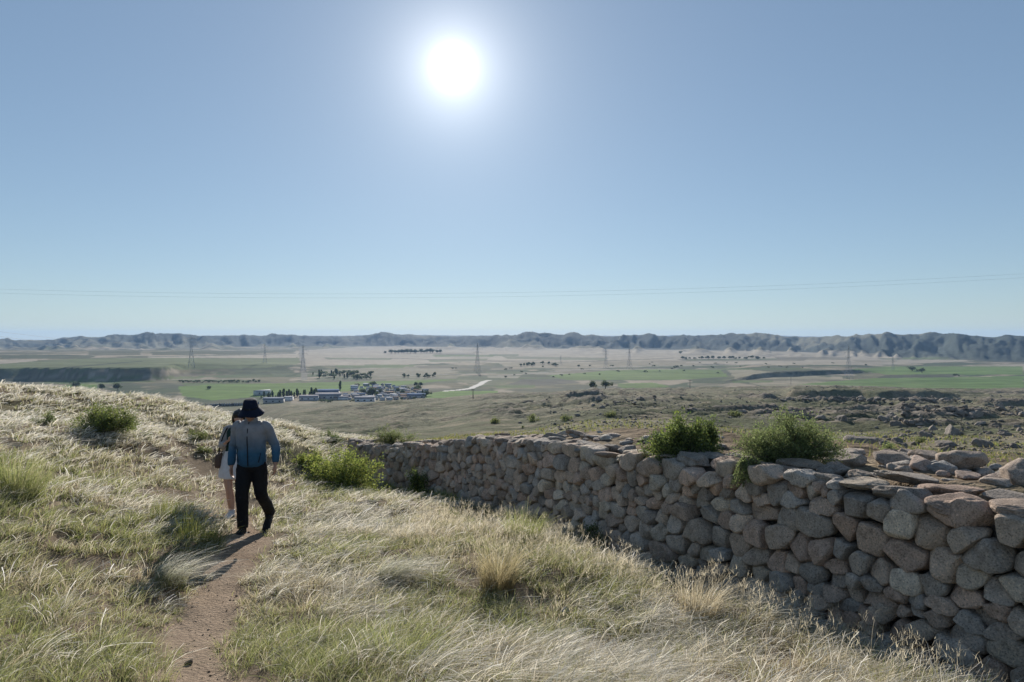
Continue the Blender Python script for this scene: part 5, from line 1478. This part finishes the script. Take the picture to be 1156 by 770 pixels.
tr_ = MB()
loft(tr_, [(0, 0.005, 0.98), (0, 0.005, 0.90), (0, 0.005, 0.83)], [0.178, 0.188, 0.17], [0.125, 0.132, 0.12])
for L in (L1, L2):
    L = [np.array(q, float) for q in L]; L[-1] = L[-1] * 0.96 + L[-2] * 0.04
    loft(tr_, L, [0.104, 0.098, 0.080, 0.076, 0.068], [0.110, 0.100, 0.084, 0.080, 0.076])
fuse(tr_, 'trousers', m_black, 0.009, 3, [(6.0, 0.022, (1, 1, 1.8)), (17.0, 0.012, (1, 1, 2))], man)
def shoe(ankle, yaw, pitch, parent, mat, L=0.29, w=0.052, solem=None):
    mb = MB()
    loft(mb, [(0, 0.085, 0.045), (0, 0.05, 0.052), (0, -0.03, 0.052), (0, -0.11, 0.040), (0, -0.165, 0.032), (0, -0.19, 0.028)], [0.036, 0.042, 0.046, w, 0.046, 0.022], [0.038, 0.046, 0.046, 0.034, 0.026, 0.018])
    loft(mb, [(0, 0.045, 0.05), (0, 0.045, 0.115)], [0.044, 0.046], [0.052, 0.052])
    V = np.vstack(mb.V); ss = MB(); ss.add(V, [np.vstack(f) for f in mb.F.values()])
    so = MB(); loft(so, [(0, 0.125, 0.012), (0, 0.08, 0.010), (0, -0.05, 0.010), (0, -0.13, 0.011), (0, -0.20, 0.018)], [0.026, 0.043, 0.045, 0.054, 0.022], [0.013, 0.014, 0.013, 0.013, 0.010])
    o = fuse(ss, 'shoe', mat, 0.007, 3, None, parent)
    o.location = (ankle[0], ankle[1] - 0.045, ankle[2]); o.rotation_euler = (pitch, 0, yaw)
    so.build('sole', solem or m_sole, o)
shoe((-0.085, -0.10, 0.0), -0.05, 0.0, man, m_shoe)
shoe((0.088, 0.41, zback + 0.085), 0.08, 0.55, man, m_shoe)
# bucket hat
def lathe(mb, prof, n=48, wob=0.0):
    a = np.arange(n) * 2 * math.pi / n; V = []
    for r, z in prof:
        k = 1 + wob * (r > 0.14) * (np.sin(3 * a + 1) * 0.5 + np.sin(5 * a))
        V.append(np.stack([r * np.cos(a) * 0.93, r * np.sin(a) * 1.06, z - 0.02 * (r > 0.14) * np.abs(np.cos(a)) * 1.0 + 0 * a + wob * (r > 0.14) * 0.25 * np.sin(3 * a)], 1)[:, :] * np.stack([k, k, np.ones(n)], 1))
    V = np.array(V); m = len(prof); idx = np.arange(m * n).reshape(m, n); nx_ = np.roll(idx, -1, 1)
    mb.add(V.reshape(-1, 3), np.stack([idx[:-1], nx_[:-1], nx_[1:], idx[1:]], -1).reshape(-1, 4))
hm = MB()
lathe(hm, [(0.001, 0.135), (0.05, 0.134), (0.082, 0.128), (0.098, 0.112), (0.108, 0.07), (0.116, 0.025), (0.120, 0.010), (0.140, -0.008), (0.172, -0.036), (0.196, -0.058), (0.1955, -0.063), (0.171, -0.042), (0.139, -0.014), (0.116, 0.004), (0.112, 0.025), (0.103, 0.07), (0.092, 0.108), (0.05, 0.128), (0.001, 0.129)], wob=0.02)
hat = hm.build('hat', m_navy, man); hat.location = (0.012, -0.070, 1.648); hat.rotation_euler = (0.26, 0.03, 0); hat.scale = (0.88, 0.88, 0.92)
hb_ = MB(); lathe(hb_, [(0.1195, 0.012), (0.1215, 0.014), (0.1195, 0.032), (0.1175, 0.031)]); hb_.build('hat_band', m_black, hat)

# ---- the woman behind him
m_green = cloth_mat("dark green top", (0.018, 0.045, 0.040)); m_white = cloth_mat("white skirt", (0.62, 0.61, 0.63)); m_grey = cloth_mat("grey cardigan", (0.34, 0.315, 0.305))
m_hair = simple_mat("dark hair", (0.018, 0.013, 0.011), 0.45, 0.4, 160, 0.4)
Yw = 10.15; Pw = (wx(263.5) * Yw, Yw, gz(wx(263.5) * Yw, Yw))
wb = MB()
HW = (0.105, -0.05, 1.475)
head(wb, HW, 0.35, (0.06, 0.0, 1.34))
loft(wb, [(-0.01, 0.01, 0.84), (0.0, 0, 0.98), (0.02, 0, 1.12), (0.045, -0.01, 1.25), (0.058, 0, 1.35)], [0.14, 0.115, 0.125, 0.135, 0.055], [0.10, 0.085, 0.095, 0.085, 0.05])
B1 = [(-0.09, 0.0, 1.29), (-0.150, 0.02, 1.16), (-0.175, 0.0, 1.07), (-0.12, -0.11, 1.09), (-0.055, -0.17, 1.13)]
B2 = [(0.20, 0.0, 1.29), (0.245, 0.02, 1.14), (0.255, 0.01, 1.05), (0.235, -0.08, 0.95), (0.225, -0.10, 0.86)]
for B in (B1, B2): loft(wb, B, [0.042, 0.038, 0.034, 0.028, 0.022])
hand(wb, B1[-1], (0.75, -0.25, 0.55), 1, 0.92); hand(wb, B2[-1], (0, -0.1, -1), -1, 0.92)
zfw = gz(Pw[0], Pw[1] - 0.1) - Pw[2]
M1 = [(-0.075, 0.0, 0.84), (-0.07, -0.05, 0.66), (-0.04, -0.08, 0.46), (-0.03, -0.04, 0.27), (-0.025, -0.02, 0.085)]
M2 = [(0.065, 0.0, 0.84), (0.08, -0.01, 0.66), (0.085, 0.0, 0.46), (0.09, 0.10, 0.28), (0.085, 0.20, 0.10)]
for M in (M1, M2): loft(wb, M, [0.085, 0.074, 0.052, 0.053, 0.033], [0.085, 0.074, 0.054, 0.058, 0.036])
woman = fuse(wb, 'person', m_skin2, 0.0065, 3); woman.location = Pw
tag(woman, 'person with dark hair, white skirt and grey cardigan, half hidden behind the hat wearer', 'person')
tp = MB(); loft(tp, [(-0.005, 0.005, 0.94), (0.0, 0, 1.02), (0.02, 0, 1.12), (0.045, -0.012, 1.24), (0.055, -0.004, 1.31), (0.06, 0, 1.345)], [0.145, 0.132, 0.138, 0.150, 0.135, 0.075], [0.105, 0.098, 0.106, 0.104, 0.085, 0.062])
fuse(tp, 'top', m_green, 0.009, 3, [(8, 0.014, (1, 1, 2))], woman)
sk = MB(); loft(sk, [(-0.005, 0.005, 1.00), (-0.01, 0.005, 0.93), (-0.015, 0.0, 0.82), (-0.02, -0.01, 0.70), (-0.02, -0.01, 0.60)], [0.135, 0.155, 0.178, 0.19, 0.198], [0.10, 0.118, 0.132, 0.138, 0.142])
fuse(sk, 'skirt', m_white, 0.009, 3, [(7, 0.03, (1.6, 1.6, 0.4))], woman)
cd = MB()
for B, sx in ((B1, -1), (B2, 1)): loft(cd, [(0.055 + sx * 0.07, 0.01, 1.325)] + B[:4] + [np.array(B[4]) * 0.8 + np.array(B[3]) * 0.2], [0.055, 0.066, 0.062, 0.058, 0.048, 0.040])
loft(cd, [(-0.115, 0.02, 0.90), (-0.10, 0.02, 1.05), (-0.08, 0.015, 1.20), (-0.05, 0.01, 1.32)], [0.045, 0.045, 0.05, 0.045], [0.10, 0.10, 0.095, 0.07])
loft(cd, [(0.02, 0.095, 0.90), (0.03, 0.095, 1.05), (0.05, 0.085, 1.22), (0.055, 0.05, 1.34)], [0.13, 0.13, 0.14, 0.07], [0.03, 0.03, 0.03, 0.03])
fuse(cd, 'cardigan', m_grey, 0.010, 3, [(7, 0.02, (1, 1, 1.6)), (20, 0.008, (1, 1, 1))], woman)
hr = MB(); ball(hr, (HW[0], HW[1] + 0.012, HW[2] + 0.052), (0.094, 0.112, 0.092)); ball(hr, (HW[0], HW[1] - 0.040, HW[2] + 0.062), (0.080, 0.070, 0.058)); loft(hr, [(HW[0], HW[1] + 0.08, HW[2] + 0.03), (HW[0] - 0.01, HW[1] + 0.11, HW[2] - 0.10), (HW[0] - 0.02, HW[1] + 0.13, HW[2] - 0.24)], [0.085, 0.085, 0.06], [0.06, 0.045, 0.03])
for sx in (-1, 1): loft(hr, [(HW[0] + sx * 0.065, HW[1] - 0.02, HW[2] + 0.07), (HW[0] + sx * 0.088, HW[1] + 0.01, HW[2] - 0.0), (HW[0] + sx * 0.085, HW[1] + 0.04, HW[2] - 0.12)], [0.022, 0.022, 0.018], [0.04, 0.04, 0.03])
fuse(hr, 'hair', m_hair, 0.007, 3, [(30, 0.012, (1, 1, 0.3))], woman)
m_wshoe = cloth_mat("white shoes", (0.6, 0.6, 0.6))
shoe((-0.025, -0.02, 0.0), 0, 0.0, woman, m_wshoe, w=0.045); shoe((0.086, 0.18, 0.03), 0.05, 0.25, woman, m_wshoe, w=0.045)
# her shoulder bag
bg = MB(); loft(bg, [(0, 0, 0.0), (0, 0, 0.03), (0.005, 0, 0.12), (0.012, 0, 0.19), (0.012, 0, 0.20)], [0.05, 0.062, 0.066, 0.055, 0.045], [0.09, 0.10, 0.10, 0.085, 0.07])
m_bag = cloth_mat("brown bag", (0.10, 0.065, 0.05), rough=0.6)
bag = fuse(bg, 'shoulder_bag', m_bag, 0.009, 2, [(9, 0.012, (1, 1, 1))])
bag.location = (Pw[0] - 0.205, Pw[1] - 0.02, Pw[2] + 0.75)
tag(bag, 'brown shoulder bag on a dark strap at the hip of the white skirted person', 'bag')
sb = MB(); sb.tube([(0.01, -0.05, 0.19), (0.04, -0.07, 0.32), (0.085, -0.085, 0.45), (0.135, -0.06, 0.58), (0.14, 0.0, 0.60)], 0.009, 6)
sb.tube([(0.01, 0.05, 0.19), (0.05, 0.11, 0.32), (0.10, 0.12, 0.48), (0.135, 0.07, 0.59), (0.14, 0.0, 0.60)], 0.009, 6)
sb.build('strap', m_black, bag)
# ------------------------------------------------------------------ the air between here and the hills
hz_m = bpy.data.materials.new("haze"); hz_m.use_nodes = True
ht = hz_m.node_tree; ht.nodes.clear()
ho = ht.nodes.new("ShaderNodeOutputMaterial"); hv = ht.nodes.new("ShaderNodeVolumePrincipled")
hv.inputs['Color'].default_value = (0.40, 0.63, 1.0, 1)
hv.inputs['Density'].default_value = 7.0e-5
hv.inputs['Anisotropy'].default_value = 0.1
ht.links.new(hv.outputs[0], ho.inputs['Volume'])
zlo = float(GZ.min()) - 1.0; zhi = 75.0
mb = MB(); mb.box((0, 0, (zlo + zhi) / 2), (19200, 19200, zhi - zlo))
tag(mb.build('haze', hz_m, smooth=False), kind='stuff')
